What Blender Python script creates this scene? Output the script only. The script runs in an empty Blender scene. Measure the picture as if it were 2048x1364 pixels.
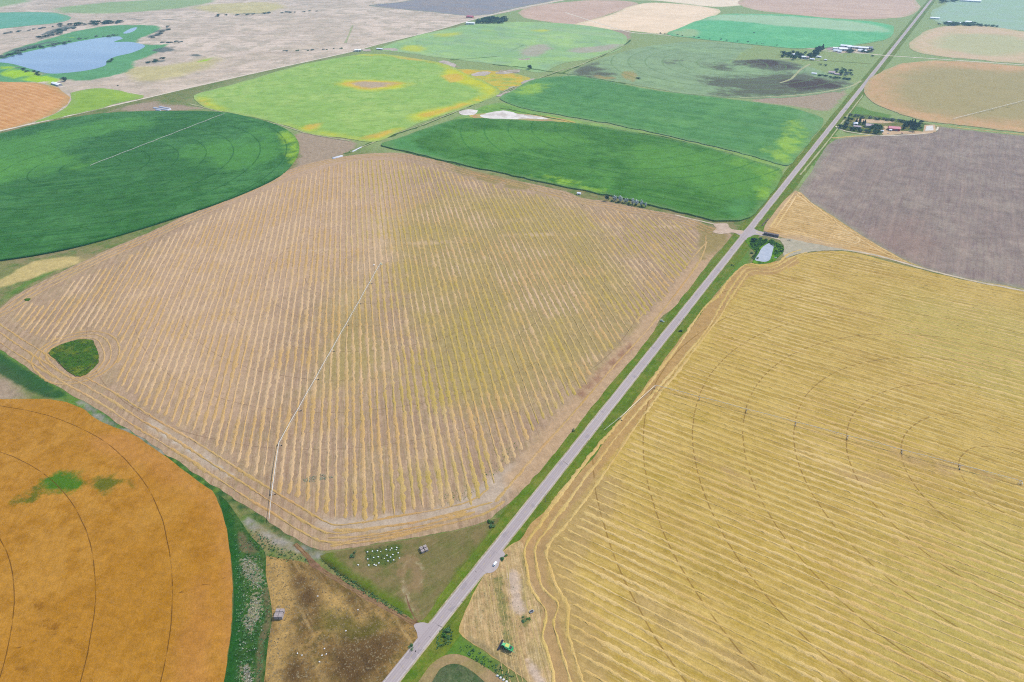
import bpy, bmesh, math, random
import numpy as np
from mathutils import Vector, Matrix
from mathutils.geometry import delaunay_2d_cdt

random.seed(7)
rng = np.random.default_rng(7)
scene = bpy.context.scene

# ------------------------------------------------------------------ camera
# metres; +Y runs along the highway, origin at the farm-track junction
CX, CY = 1024.0, 682.0
CF, CPIT, CROLL, CYAW = 1270.5, 0.610527, -0.007801, 0.580065
CPOS = np.array([191.61, -184.84, 442.84])
_fw = np.array([-math.sin(CYAW)*math.cos(CPIT), math.cos(CYAW)*math.cos(CPIT), -math.sin(CPIT)])
_r = np.array([math.cos(CYAW), math.sin(CYAW), 0.0]); _u = np.cross(_r, _fw)
_r2 = _r*math.cos(CROLL)+_u*math.sin(CROLL); _u2 = -_r*math.sin(CROLL)+_u*math.cos(CROLL)
cd = bpy.data.cameras.new('camera'); cam = bpy.data.objects.new('camera', cd)
scene.collection.objects.link(cam)
cd.sensor_width = 36.0; cd.lens = CF*36.0/2048.0; cd.clip_start = 1.0; cd.clip_end = 80000.0
M = Matrix(((_r2[0], _u2[0], -_fw[0], CPOS[0]), (_r2[1], _u2[1], -_fw[1], CPOS[1]), (_r2[2], _u2[2], -_fw[2], CPOS[2]), (0, 0, 0, 1)))
cam.matrix_world = M
scene.camera = cam

# ------------------------------------------------------------------ light
SUN_EL, SUN_AZ = math.radians(50), math.radians(62)      # azimuth measured from +X towards +Y
w = bpy.data.worlds.new('World'); scene.world = w; w.use_nodes = True
nt = w.node_tree; bg = nt.nodes['Background']
sky = nt.nodes.new('ShaderNodeTexSky'); sky.sky_type = 'NISHITA'; sky.sun_disc = False
sky.sun_elevation = SUN_EL; sky.sun_rotation = math.pi/2 - SUN_AZ
sky.altitude = 800; sky.dust_density = 2.0
nt.links.new(sky.outputs[0], bg.inputs[0]); bg.inputs[1].default_value = 0.15
ld = bpy.data.lights.new('sun', 'SUN'); ld.energy = 2.6; ld.angle = math.radians(0.6); ld.color = (1.0, 0.95, 0.88)
sun = bpy.data.objects.new('sun', ld); scene.collection.objects.link(sun)
sdir = Vector((math.cos(SUN_EL)*math.cos(SUN_AZ), math.cos(SUN_EL)*math.sin(SUN_AZ), math.sin(SUN_EL)))
sun.rotation_euler = sdir.to_track_quat('Z', 'Y').to_euler()
scene.view_settings.view_transform = 'Standard'; scene.view_settings.look = 'None'
scene.view_settings.gamma = 1.0; scene.view_settings.exposure = 0.85
try: scene.view_settings.use_curve_mapping = False
except Exception: pass
scene.cycles.max_bounces = 6
scene.cycles.volume_bounces = 0
scene.cycles.use_denoising = False
scene.cycles.filter_width = 1.1
K = np.array([0.60, 0.562, 0.488])   # photo colour -> surface colour under this sun and sky
SIG = 6.0e-5
HZ = np.array([0.32, 0.56, 0.80])  # what the haze adds, as linear picture colour

def G(u, v):
    "ground point (z=0) seen at photo pixel u, v"
    d = _r2*(u-CX) + _u2*(CY-v) + _fw*CF
    t = -CPOS[2]/d[2]
    return np.array([CPOS[0]+d[0]*t, CPOS[1]+d[1]*t])
def GA(a):
    a = np.asarray(a, float)
    d = a[:, :1]*0 + 0
    D = (a[:, 0:1]-CX)*_r2 + (CY-a[:, 1:2])*_u2 + _fw*CF
    t = -CPOS[2]/D[:, 2:3]
    return (CPOS + D*t)[:, :2]
def PX(x, y, z=0.0):
    d = np.array([x, y, z])-CPOS
    return CX+CF*(d@_r2)/(d@_fw), CY-CF*(d@_u2)/(d@_fw)
def s2l(c):
    c = np.asarray(c, float)/255.0
    return np.where(c <= 0.04045, c/12.92, ((c+0.055)/1.055)**2.4)
def C(r, g, b, d=500):
    "surface colour for a thing that shows as sRGB r,g,b at distance d metres"
    l = s2l((r, g, b)); T = math.exp(-SIG*d)
    l = (l-HZ*(1-T))/T
    l = np.maximum(l, 0.004)*K
    return (float(l[0]), float(l[1]), float(l[2]), 1.0)

# ------------------------------------------------------------------ helpers
def link(o): scene.collection.objects.link(o); return o
def tag(o, label=None, cat=None, group=None, kind=None):
    if label: o['label'] = label
    if cat: o['category'] = cat
    if group: o['group'] = group
    if kind: o['kind'] = kind
    return o
def mesh_obj(name, verts, faces, mat=None, parent=None, smooth=False):
    me = bpy.data.meshes.new(name); me.from_pydata([tuple(v) for v in verts], [], faces); me.update()
    o = bpy.data.objects.new(name, me); link(o)
    if mat:
        for m_ in (mat if isinstance(mat, (list, tuple)) else [mat]): me.materials.append(m_)
    if smooth: me.polygons.foreach_set('use_smooth', [True]*len(me.polygons))
    if parent: o.parent = parent
    return o
def catmull(pts, closed=True, step=6.0):
    P = np.asarray(pts, float); n = len(P); out = []
    rngi = range(n if closed else n-1)
    for i in rngi:
        if closed: p0, p1, p2, p3 = P[(i-1) % n], P[i], P[(i+1) % n], P[(i+2) % n]
        else: p0, p1, p2, p3 = P[max(i-1, 0)], P[i], P[i+1], P[min(i+2, n-1)]
        L = np.linalg.norm(p2-p1); k = max(1, int(L/step))
        for j in range(k):
            t = j/k
            out.append(0.5*((2*p1)+(-p0+p2)*t+(2*p0-5*p1+4*p2-p3)*t*t+(-p0+3*p1-3*p2+p3)*t**3))
    if not closed: out.append(P[-1])
    return np.array(out)
def inside(P, poly):
    x, y = P[:, 0], P[:, 1]; r = np.zeros(len(P), bool); n = len(poly); j = n-1
    for i in range(n):
        xi, yi = poly[i]; xj, yj = poly[j]
        if yi != yj:
            c = ((yi > y) != (yj > y)) & (x < (xj-xi)*(y-yi)/(yj-yi)+xi); r ^= c
        j = i
    return r
def segdist(P, poly, closed=True):
    d = np.full(len(P), 1e9); n = len(poly)
    for i in range(n if closed else n-1):
        a = poly[i]; b = poly[(i+1) % n]; ab = b-a; L = max(ab@ab, 1e-9)
        t = np.clip(((P-a)@ab)/L, 0, 1); q = a+t[:, None]*ab
        d = np.minimum(d, np.hypot(*(P-q).T))
    return d
def sdf(P, polys):
    "signed distance in metres, positive inside any of the polygons"
    best = np.full(len(P), -1e9)
    for pl in polys:
        if isinstance(pl, tuple) and pl and pl[0] == 'line':     # ('line', halfwidth_m, [px...])
            g = GA(catmull(pl[2], False, 12)); s = pl[1]-segdist(P, g, False)
        elif isinstance(pl, tuple) and pl and pl[0] == 'edge':     # rim of an outline, w metres wide
            g = GA(catmull(pl[2], True, 14)); s = pl[1]-segdist(P, g)
        elif isinstance(pl, tuple) and pl and pl[0] == 'gpoly':
            g = np.asarray(pl[1], float); s = segdist(P, g); s = np.where(inside(P, g), s, -s)
        else:
            g = GA(catmull(pl, True, 14)); s = segdist(P, g); s = np.where(inside(P, g), s, -s)
        best = np.maximum(best, s)
    return np.clip(best, -400, 400)

# ------------------------------------------------------------------ materials
class NB:
    def __init__(s, name):
        s.m = bpy.data.materials.new(name); s.m.use_nodes = True; s.t = s.m.node_tree
        s.b = s.t.nodes['Principled BSDF']; s.b.inputs['Roughness'].default_value = 0.95
        s.b.inputs['Specular IOR Level'].default_value = 0.04
        s.pos = s.n('ShaderNodeNewGeometry').outputs['Position']
    def n(s, k): return s.t.nodes.new(k)
    def l(s, a, b): s.t.links.new(a, b)
    def put(s, sock, v):
        if isinstance(v, (int, float)): sock.default_value = v
        elif isinstance(v, tuple):
            sock.default_value = v if len(sock.default_value) == len(v) else v[:len(sock.default_value)]
        else: s.l(v, sock)
    def math(s, op, a, b=0.0, c=0.0, clamp=False):
        n = s.n('ShaderNodeMath'); n.operation = op; n.use_clamp = clamp
        s.put(n.inputs[0], a); s.put(n.inputs[1], b); s.put(n.inputs[2], c); return n.outputs[0]
    def noise(s, scale, detail=3.0, rough=0.6, vec=None, off=0.0, dist=0.0):
        n = s.n('ShaderNodeTexNoise'); n.inputs['Scale'].default_value = scale; n.inputs['Detail'].default_value = detail
        n.inputs['Roughness'].default_value = rough; n.inputs['Distortion'].default_value = dist
        v = vec if vec is not None else s.pos
        if off:
            a = s.n('ShaderNodeVectorMath'); a.operation = 'ADD'; s.l(v, a.inputs[0]); a.inputs[1].default_value = (off, off*0.7, off*0.3); v = a.outputs[0]
        s.l(v, n.inputs['Vector']); return n.outputs[0]
    def ramp(s, x, lo, hi):
        n = s.n('ShaderNodeMapRange'); n.clamp = True; n.interpolation_type = 'SMOOTHSTEP'
        s.put(n.inputs[0], x); s.put(n.inputs[1], lo); s.put(n.inputs[2], hi); return n.outputs[0]
    def mix(s, f, a, b, mode='MIX'):
        n = s.n('ShaderNodeMix'); n.data_type = 'RGBA'; n.blend_type = mode
        s.put(n.inputs[0], f); s.put(n.inputs[6], a); s.put(n.inputs[7], b); return n.outputs[2]
    def rot(s, ang, sx=1.0, sy=1.0):
        "coordinates turned so x runs along direction ang (degrees), then scaled"
        m = s.n('ShaderNodeMapping'); m.vector_type = 'TEXTURE'; m.inputs['Rotation'].default_value = (0, 0, math.radians(ang))
        s.l(s.pos, m.inputs[0])
        v = s.n('ShaderNodeVectorMath'); v.operation = 'MULTIPLY'; s.l(m.outputs[0], v.inputs[0]); v.inputs[1].default_value = (sx, sy, 1.0)
        return v.outputs[0]
    def sep(s, v):
        n = s.n('ShaderNodeSeparateXYZ'); s.l(v, n.inputs[0]); return n.outputs
    def attr(s, a):
        n = s.n('ShaderNodeAttribute'); n.attribute_name = a; return n.outputs['Fac']
    def done(s, col, rough=None, bump=None, bumpd=0.3):
        s.put(s.b.inputs['Base Color'], col)
        if rough is not None: s.b.inputs['Roughness'].default_value = rough
        if bump is not None:
            b = s.n('ShaderNodeBump'); b.inputs['Strength'].default_value = 1.0; b.inputs['Distance'].default_value = bumpd
            s.l(bump, b.inputs['Height']); s.l(b.outputs[0], s.b.inputs['Normal'])
        return s.m

def ground_mat(name, base, v1=None, v2=None, s1=0.006, s2=0.05, grain=0.22, gscale=0.55, rows=None, streak=None, rings=None, paints=(), bumpd=0.25, track=None, k1=(.42, .62), k2=(.45, .65)):
    b = NB(name); col = base
    n1 = b.noise(s1, 4, .6, off=(sum(map(ord, name)) % 97)); n2 = b.noise(s2, 4, .65, off=13.7)
    if v1: col = b.mix(b.ramp(n1, k1[0], k1[1]), col, v1)
    if v2: col = b.mix(b.math('MULTIPLY', b.ramp(n2, k2[0], k2[1]), 0.8), col, v2)
    if rows:      # (angle, spacing, colour, strength)
        for row in rows:
            (ang, sp, rc, st) = row[:4]; off, wb, lo_, hi_ = (row[4:]+(0.0, 1.2, -.3, .9)[len(row)-4:]) if len(row) > 4 else (0.0, 1.2, -.3, .9)
            x, y, z = b.sep(b.rot(ang))
            wob = b.math('ADD', b.math('MULTIPLY', b.math('SUBTRACT', b.noise(0.012, 2, .5), .5), sp*wb), sp*.25-off)
            ph = b.math('MULTIPLY', b.math('ADD', y, wob), 2*math.pi/sp)
            sn = b.ramp(b.math('SINE', ph), lo_, hi_)
            br = b.ramp(b.noise(0.03, 4, .7, vec=b.rot(ang, .6, 1.4)), .3, .7)
            col = b.mix(b.math('MULTIPLY', b.math('MULTIPLY', sn, br), st), col, rc)
    if streak:    # (angle, colour, strength, across_scale)
        for (ang, sc_, st, ac) in streak:
            n = b.noise(1.0, 4, .65, vec=b.rot(ang, ac*0.06, ac))
            col = b.mix(b.math('MULTIPLY', b.ramp(n, .45, .72), st), col, sc_)
    for i, (cols, soft, amp, nsc, st) in enumerate(paints):
        a = b.attr('p%d' % i)
        nn = b.math('MULTIPLY', b.math('SUBTRACT', b.noise(nsc, 5, .7, off=3.1*i+1), .5), amp*2)
        f = b.ramp(b.math('ADD', a, nn), -soft, soft)
        col = b.mix(b.math('MULTIPLY', f, st), col, cols)
    if rings:     # (cx, cy, spacing, n, colour, strength, width)
        (rx, ry, sp, n, rc, st, wd) = rings
        x, y, z = b.sep(b.pos)
        dx = b.math('SUBTRACT', x, rx); dy = b.math('SUBTRACT', y, ry)
        r = b.math('SQRT', b.math('ADD', b.math('MULTIPLY', dx, dx), b.math('MULTIPLY', dy, dy)))
        r = b.math('ADD', r, b.math('MULTIPLY', b.math('SUBTRACT', b.noise(.02, 2), .5), 2.5))
        q = b.math('DIVIDE', r, sp); fr = b.math('ABSOLUTE', b.math('SUBTRACT', b.math('SUBTRACT', q, b.math('FLOOR', b.math('ADD', q, .5))), 0.0))
        d = b.math('MULTIPLY', fr, sp)
        f = b.math('SUBTRACT', 1.0, b.ramp(d, wd*0.5, wd))
        f = b.math('MULTIPLY', f, b.math('LESS_THAN', q, n+.4))
        f = b.math('MULTIPLY', f, b.math('GREATER_THAN', q, .6))
        f = b.math('MULTIPLY', f, b.ramp(b.noise(.05, 3, .7, off=5), .3, .5))
        col = b.mix(b.math('MULTIPLY', f, st), col, rc)
    g = b.noise(gscale, 5, .75, off=31)
    g2 = b.noise(gscale*0.22, 3, .6, off=77)
    m1 = b.math('ADD', 1.0, b.math('MULTIPLY', b.math('SUBTRACT', g, .5), grain*4.2))
    m2 = b.math('ADD', 1.0, b.math('MULTIPLY', b.math('SUBTRACT', g2, .5), grain*2.6))
    mm = b.math('MULTIPLY', m1, m2)
    cc = b.n('ShaderNodeCombineXYZ'); b.l(mm, cc.inputs[0]); b.l(mm, cc.inputs[1]); b.l(mm, cc.inputs[2])
    col = b.mix(1.0, col, cc.outputs[0], 'MULTIPLY')
    return b.done(col, bump=g, bumpd=bumpd)

def simple_mat(name, col, rough=0.8, var=0.15, scale=0.8, metal=0.0, spec=0.3):
    b = NB(name); n = b.noise(scale, 3, .6)
    m = b.math('ADD', 1.0, b.math('MULTIPLY', b.math('SUBTRACT', n, .5), var*3))
    cc = b.n('ShaderNodeCombineXYZ'); [b.l(m, cc.inputs[i]) for i in range(3)]
    b.b.inputs['Metallic'].default_value = metal; b.b.inputs['Specular IOR Level'].default_value = spec
    return b.done(b.mix(1.0, col, cc.outputs[0], 'MULTIPLY'), rough)

# ------------------------------------------------------------------ ground sheets
NSH = [0]
def sheet(name, px, z, mat, paints=(), thick=0.0, step=9, dens=14, smooth=True, kind='structure', label=None, cat=None, jit=0.0, ground=None, gden=None):
    NSH[0] += 1; z += .0012*NSH[0]
    if ground is None:
        o = catmull(px, True, step) if smooth else catmull_lin(px, step)
        O = GA(o)
    else:
        o = None; O = np.asarray(ground, float)
    if jit:
        r_ = rng.normal(size=O.shape)*jit; r_ = (r_+np.roll(r_, 1, 0))*.7; O = O+r_
    pts = [tuple(p) for p in O]; n = len(pts)
    if paints or dens:
        if o is not None:
            lo = o.min(0); hi = o.max(0)
            gx, gy = np.meshgrid(np.arange(lo[0]+dens/2, hi[0], dens), np.arange(lo[1]+dens/4, hi[1], dens*.5 if hi[1] < 330 else dens))
            q = np.c_[gx.ravel(), gy.ravel()]; q += rng.uniform(-.2, .2, q.shape)*dens*.4
            GQ = GA(q)
        else:
            lo = O.min(0); hi = O.max(0); gx, gy = np.meshgrid(np.arange(lo[0], hi[0], gden), np.arange(lo[1], hi[1], gden)); GQ = np.c_[gx.ravel(), gy.ravel()]
        GQ = GQ[inside(GQ, O)]
        if len(GQ):
            pts += [tuple(p) for p in GQ]
    res = delaunay_2d_cdt([Vector(p) for p in pts], [], [list(range(n))], 1, 1e-4)
    V = np.array([(v[0], v[1]) for v in res[0]]); F = [tuple(f) for f in res[2]]
    verts = np.c_[V, np.full(len(V), z+thick)]
    F = [f if np.cross(V[f[1]]-V[f[0]], V[f[2]]-V[f[0]]) > 0 else f[::-1] for f in F]
    verts = verts.tolist(); 
    allV = V
    if thick > 0.3:       # a standing crop has sides
        base = len(verts); verts += [(p[0], p[1], z+thick) for p in O]; verts += [(p[0], p[1], 0.0) for p in O]
        area = 0.5*np.sum(O[:, 0]*np.roll(O[:, 1], -1)-np.roll(O[:, 0], -1)*O[:, 1])
        for i in range(n):
            j = (i+1) % n; f = (base+i, base+n+i, base+n+j, base+j)
            F.append(f if area > 0 else f[::-1])
        allV = np.vstack([V, O, O])
    ob = mesh_obj(name, verts, F, mat)
    for i, pl in enumerate(paints):
        at = ob.data.attributes.new('p%d' % i, 'FLOAT', 'POINT'); at.data.foreach_set('value', sdf(allV, pl).astype(np.float32))
    tag(ob, label, cat, None, kind)
    return ob
def catmull_lin(px, step):
    P = np.asarray(px, float); out = []
    for i in range(len(P)):
        a, b = P[i], P[(i+1) % len(P)]; k = max(1, int(np.linalg.norm(b-a)/step))
        for j in range(k): out.append(a+(b-a)*j/k)
    return np.array(out)
def ribbon(name, px, width, z, mat, kind='structure', closed=False, step=8, jit=0.0, ground=None, label=None, cat=None):
    g = GA(catmull(px, closed, step)) if ground is None else np.asarray(ground, float)
    V, F = ribbon_geo(g, width, z, closed, jit)
    o = mesh_obj(name, V, F, mat); tag(o, label, cat, None, kind); return o
def ribbon_geo(g, width, z, closed=False, jit=0.0):
    n = len(g); t = np.gradient(g, axis=0); 
    t /= np.maximum(np.linalg.norm(t, axis=1), 1e-6)[:, None]; nn = np.c_[-t[:, 1], t[:, 0]]
    wd = np.full(n, width/2.0) if np.isscalar(width) else np.asarray(width)/2
    a = g+nn*(wd+rng.normal(size=n)*jit)[:, None]; b = g-nn*(wd+rng.normal(size=n)*jit)[:, None]
    V = [(p[0], p[1], z) for p in a]+[(p[0], p[1], z) for p in b]
    F = [(i, n+i, n+i+1, i+1) for i in range(n-1)]
    if closed: F.append((n-1, 2*n-1, n, 0))
    return V, F

# ================================================================== SETTING
# ---- base land: rough prairie grass to the horizon, with distant farmland
PRAIRIE = ground_mat('prairie_grass', C(186, 184, 180, 3400), C(200, 190, 182, 3400), C(152, 172, 156, 3400), s1=.0016, s2=.012, grain=.2, gscale=.25,
                     streak=[(20, C(204, 198, 190, 3400), .55, .03)])
R = 24000.0
V = []; F = []
nx = 24
for i in range(nx+1):
    for j in range(nx+1): V.append((-R+2*R*i/nx, -R+2*R*j/nx, 0.0))
for i in range(nx):
    for j in range(nx):
        a = i*(nx+1)+j; F.append((a, a+nx+1, a+nx+2, a+1))
tag(mesh_obj('ground', V, F, PRAIRIE), None, None, None, 'structure')

# ---- near and mid grassland under the fields
GRASS = ground_mat('rough_grass', C(128, 140, 92, 800), C(148, 142, 108, 800), C(96, 130, 72, 800), s1=.008, s2=.05, grain=.3,
    streak=[(90, C(150, 142, 110, 600), .5, .25)],
    paints=[(C(150, 176, 132, 1900), 60, 60, .004, .8),
            (C(172, 158, 146, 1500), 8, 14, .03, .95),     # bare grey soil
            (C(205, 188, 135, 900), 5, 6, .06, .9),        # dry straw strip
            (C(96, 140, 62, 500), 4, 5, .08, .85),         # lush verge
            (C(52, 96, 60, 500), 3, 4, .12, .9),           # dark ditch growth
            (C(160, 160, 158, 900), 3, 5, .1, .85)])       # pale gravelly soil
sheet('grassland', [(-800, 1100), (-400, 300), (-100, 283), (0, 262), (280, 199), (700, 104), (870, 61), (960, 36), (1130, 0), (1250, -20), (1900, -25), (2450, -15), (3400, 300), (3900, 2100), (900, 2150), (-1500, 2100), (-900, 1200)], .06, GRASS, smooth=False, dens=14, step=20,
    paints=[[[(380, 205), (700, 104), (900, 60), (1130, 0), (2400, -10), (2400, 290), (1600, 380), (900, 330), (620, 280)]],
            [[(590, 262), (640, 270), (700, 280), (722, 292), (660, 318), (600, 340), (585, 350), (600, 310)], [(1480, 197), (1600, 193), (1700, 172), (1690, 190), (1655, 222), (1600, 214)],
             [(925, 222), (950, 218), (965, 226), (950, 236), (930, 232)], [(880, 122), (930, 138), (905, 140)], [(940, 150), (1040, 135), (1050, 141), (980, 155)], [(1000, 190), (1060, 165), (1066, 170), (1010, 198)],
             [(1190, 62), (1260, 60), (1250, 90), (1225, 80)], [(600, 1090), (560, 1082), (520, 1060), (500, 1048), (530, 1078), (570, 1098), (620, 1104)], [(0, 755), (60, 790), (90, 800), (-60, 800), (-60, 740)], [(1430, 448), (1410, 470), (1440, 470)],
             [(200, 228), (290, 204), (330, 206), (430, 222), (300, 221), (210, 228)]],
            [[(-100, 590), (0, 560), (50, 530), (100, 517), (182, 514), (140, 532), (60, 558), (0, 576), (-100, 610)]],
            [[(0, 600), (60, 560), (130, 532), (40, 580), (0, 612)], ('line', 8, [(-30, 690), (60, 745), (180, 823), (250, 862), (430, 985)]), ('line', 9, [(1000, 1085), (930, 1168), (900, 1270), (960, 1330)]),
             [(1500, 500), (1490, 478), (1440, 540), (1400, 600), (1460, 560), (1500, 525)], [(1640, 330), (1680, 262), (1650, 262), (1610, 330)], [(1540, 455), (1560, 400), (1570, 380), (1590, 350), (1530, 440)],
             [(540, 1370), (560, 1300), (480, 1300), (460, 1370)], [(1700, 200), (1740, 222), (1850, 242), (1700, 232), (1690, 215)]],
            [[(-60, 640), (0, 704), (60, 742), (130, 786), (150, 800), (95, 796), (40, 772), (0, 748), (-60, 700)], [(432, 985), (462, 1060), (474, 1130), (478, 1250), (470, 1364), (452, 1364), (464, 1240), (466, 1150), (450, 1060), (430, 1000)],
             ('line', 3.0, [(170, 812), (300, 893), (440, 985), (560, 1062), (650, 1118)]),
             ('line', 4, [(520, 385), (585, 352), (650, 322), (700, 305)])],
            [('line', 3.5, [(160, 803), (200, 838), (215, 850), (270, 868), (330, 905)]), ('line', 3, [(490, 1040), (540, 1075), (590, 1095), (640, 1112)])]])

# ---- far prairie west of the gravel road
FARP = ground_mat('dry_pasture', C(202, 195, 190, 3200), C(216, 207, 202, 3200), C(182, 180, 174, 3200), s1=.003, s2=.015, grain=.22, gscale=.1, k1=(.46, .56), k2=(.47, .58),
    streak=[(30, C(180, 174, 172, 3200), .7, .025), (75, C(214, 202, 190, 3200), .35, .012)],
    paints=[(C(196, 194, 146, 2600), 30, 60, .01, .7), (C(104, 168, 136, 3200), 10, 22, .02, .95), (C(160, 205, 110, 3600), 8, 8, .02, 1.0), (C(108, 130, 140, 3500), 8, 18, .03, .9), (C(140, 182, 150, 4600), 30, 60, .005, .8)])
sheet('prairie', [(-350, -60), (1250, -60), (1128, 0), (958, 36), (869, 61), (700, 104), (280, 199), (0, 262), (-400, 345)], .08, FARP, smooth=False, dens=12, step=20,
    paints=[[[(260, 135), (350, 130), (440, 112), (430, 130), (330, 160), (260, 158)], [(380, 10), (560, 5), (540, 25), (440, 26)]],
            [[(0, 120), (0, 108), (60, 88), (130, 68), (150, 62), (210, 52), (290, 50), (325, 54), (300, 70), (262, 82), (290, 89), (350, 88), (330, 96), (300, 112), (265, 124), (268, 134), (235, 150), (170, 161), (130, 158), (60, 140), (-60, 122)],
             [(-60, 128), (0, 130), (60, 150), (120, 165), (60, 166), (-60, 164)]],
            [[(104, 66), (120, 65), (158, 70), (150, 76), (128, 74), (110, 74)], [(0, 128), (40, 138), (122, 160), (125, 175), (90, 168), (0, 150)], [(390, 118), (430, 112), (400, 128)]],
            [[(76, 72), (90, 64), (120, 58), (136, 60), (100, 68), (88, 74), (120, 80), (140, 76), (148, 82), (110, 84), (82, 80)], [(0, 106), (60, 90), (120, 84), (60, 95), (0, 114)],
             ('line', 14, [(40, 62), (100, 56), (160, 50), (260, 45), (360, 37), (500, 27), (640, 22)]), [(285, 80), (300, 70), (325, 54), (345, 52), (330, 62), (310, 74)], ('line', 8, [(320, 84), (400, 84)]),
             [(300, 122), (320, 116), (330, 122), (310, 130)], [(330, 104), (350, 98), (360, 102), (340, 108)], ('line', 6, [(340, 20), (230, 35), (170, 28)]), ('line', 7, [(0, 68), (60, 62), (110, 52), (140, 50)]), ('line', 5, [(560, 104), (620, 98), (700, 97)]), ('line', 5, [(230, 35), (300, 40), (420, 33)]), ('line', 5, [(120, 84), (200, 72), (240, 71)]), ('line', 5, [(20, 130), (62, 142), (100, 150)]), [(300, 100), (340, 96), (350, 104), (318, 108)], [(374, 108), (400, 106), (404, 112), (380, 114)]],
            [[(90, 20), (200, 6), (300, 0), (430, 0), (420, 8), (340, 19), (200, 27)], [(-100, 12), (0, 15), (60, 0), (-60, -10)]]])

# ---- lake and its small arm
WATER = NB('lake_water'); 
WATER.b.inputs['Specular IOR Level'].default_value = .45; WATER.b.inputs['Roughness'].default_value = .12
nw = WATER.noise(.25, 4, .6)
WATERM = WATER.done(WATER.mix(WATER.ramp(WATER.noise(.006, 4, .6, vec=WATER.rot(20, .4, 1.6)), .35, .65), C(104, 132, 172, 3000), C(122, 148, 184, 3000)), .12, bump=nw, bumpd=.08)
sheet('lake_water', [(-30, 122), (0, 118), (40, 107), (95, 95), (150, 84), (205, 75), (240, 73), (246, 77), (228, 84), (262, 84), (290, 92), (265, 105), (232, 113), (213, 122), (212, 130), (188, 138), (150, 144), (100, 147), (62, 138), (20, 127)], .16, WATERM, dens=0, step=4)
sheet('lake_inlet', [(246, 66), (262, 57), (274, 55), (268, 62), (254, 67)], .16, WATERM, dens=0, step=3)

def crop(name, px, z, thick, base, v1, v2, d=900, **kw):
    pk = {k: kw.pop(k) for k in list(kw) if k in ('smooth', 'dens', 'step', 'jit', 'kind', 'label')}
    pl = kw.pop('paint', [])
    kw.setdefault('s1', .006); kw.setdefault('s2', .03)
    if d > 1000:
        rim = tuple(int(.5*a_+.5*b_) for a_, b_ in zip(base, (158, 178, 140)))
        pl = pl+[([('edge', 4+d*.003, px)], rim, 6+d*.002, 10+d*.006, .02, .6)]; pk.setdefault('jit', .0012*d)
    mt = ground_mat(name, C(*base, d), C(*v1, d), C(*v2, d), paints=[(C(*c, d), so, am, ns, st) for (_, c, so, am, ns, st) in pl], **kw)
    return sheet(name, px, z, mt, paints=[p[0] for p in pl], thick=thick, **pk)

LIME = (150, 192, 76)
# dark green crop circle, upper left
crop('green_crop', [(-160, 300), (-60, 283), (0, 269), (100, 245), (200, 229), (300, 224), (430, 225), (500, 236), (560, 254), (590, 274), (599, 296), (590, 322), (560, 353), (500, 383), (420, 414), (300, 454), (180, 489), (90, 509), (0, 523), (-160, 545), (-400, 560), (-400, 340)],
     .1, 2.3, (70, 126, 78), (84, 142, 90), (60, 114, 68), 950, grain=.26, gscale=.3, rows=[(49, 27, C(48, 98, 58, 950), .45, 0.0, .3, .7, 1.0)], streak=[(49, C(50, 100, 60, 950), .65, .3), (49, C(104, 156, 96, 950), .35, .15)], rings=(-1207, 402, 54.4, 7, C(44, 98, 62, 950), .55, 2.0),
     paint=[([[(-60, 350), (0, 325), (60, 322), (130, 316), (120, 326), (60, 335), (20, 352), (-40, 365)], [(150, 328), (185, 334), (160, 338)]], (104, 164, 78), 25, 80, .03, .7),
            ([[(556, 262), (575, 262), (596, 285), (598, 310), (586, 330), (572, 300), (560, 280)]], LIME, 10, 20, .03, .9),
            ([[(500, 262), (560, 256), (570, 270), (540, 278)], [(-60, 300), (40, 275), (200, 245), (320, 240), (260, 262), (120, 290), (160, 330), (60, 352), (-60, 380)], [(380, 300), (470, 280), (560, 300), (520, 330), (430, 340)]], (94, 156, 84), 25, 90, .012, .7),
            ([('line', 6, [(560, 355), (500, 385), (420, 415), (300, 455), (180, 490), (90, 510), (0, 524), (-160, 546)])], (45, 100, 66), 4, 3, .05, .8)])
# yellow green crop
ORG = (214, 186, 100)
crop('yellow_green_crop', [(388, 192), (440, 176), (500, 160), (600, 131), (700, 112), (760, 108), (850, 120), (900, 132), (935, 150), (975, 166), (1003, 182), (985, 196), (930, 216), (850, 243), (800, 263), (768, 279), (740, 284), (680, 276), (620, 268), (580, 254), (530, 240), (480, 230), (410, 214)],
     .1, .7, (152, 192, 116), (166, 200, 124), (138, 182, 104), 1500, grain=.16, gscale=.15, streak=[(20, C(170, 206, 126, 1500), .4, .05), (50, C(130, 172, 100, 1500), .4, .1)],
     paint=[([[(388, 195), (410, 195), (450, 222), (520, 240), (600, 255), (640, 250), (620, 268), (560, 250), (480, 232), (405, 215)], [(860, 118), (920, 136), (975, 166), (1005, 182), (985, 196), (930, 214), (830, 245), (820, 232), (900, 212), (975, 190), (960, 178), (900, 160), (880, 150), (895, 138)], [(672, 165), (700, 160), (800, 164), (826, 168), (800, 176), (740, 182), (700, 176)], ('line', 10, [(700, 109), (800, 112), (880, 125)]), ('line', 14, [(640, 270), (740, 281), (800, 262)])], (205, 208, 70), 22, 28, .012, .85),
            ([[(395, 198), (408, 200), (415, 212), (402, 210)], [(600, 255), (640, 246), (632, 262)], [(725, 111), (790, 112), (860, 122), (900, 138), (880, 128), (800, 118)], [(880, 150), (920, 148), (930, 158), (900, 166)], [(824, 234), (900, 214), (980, 194), (930, 212), (850, 236)], [(682, 168), (720, 162), (800, 165), (812, 168), (780, 174), (730, 179), (700, 174)], [(720, 277), (760, 264), (800, 258), (760, 276)]], ORG, 10, 14, .02, .85),
            ([[(700, 168), (730, 164), (800, 168), (780, 173), (735, 176)]], (186, 172, 158), 10, 16, .02, .9)])
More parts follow.
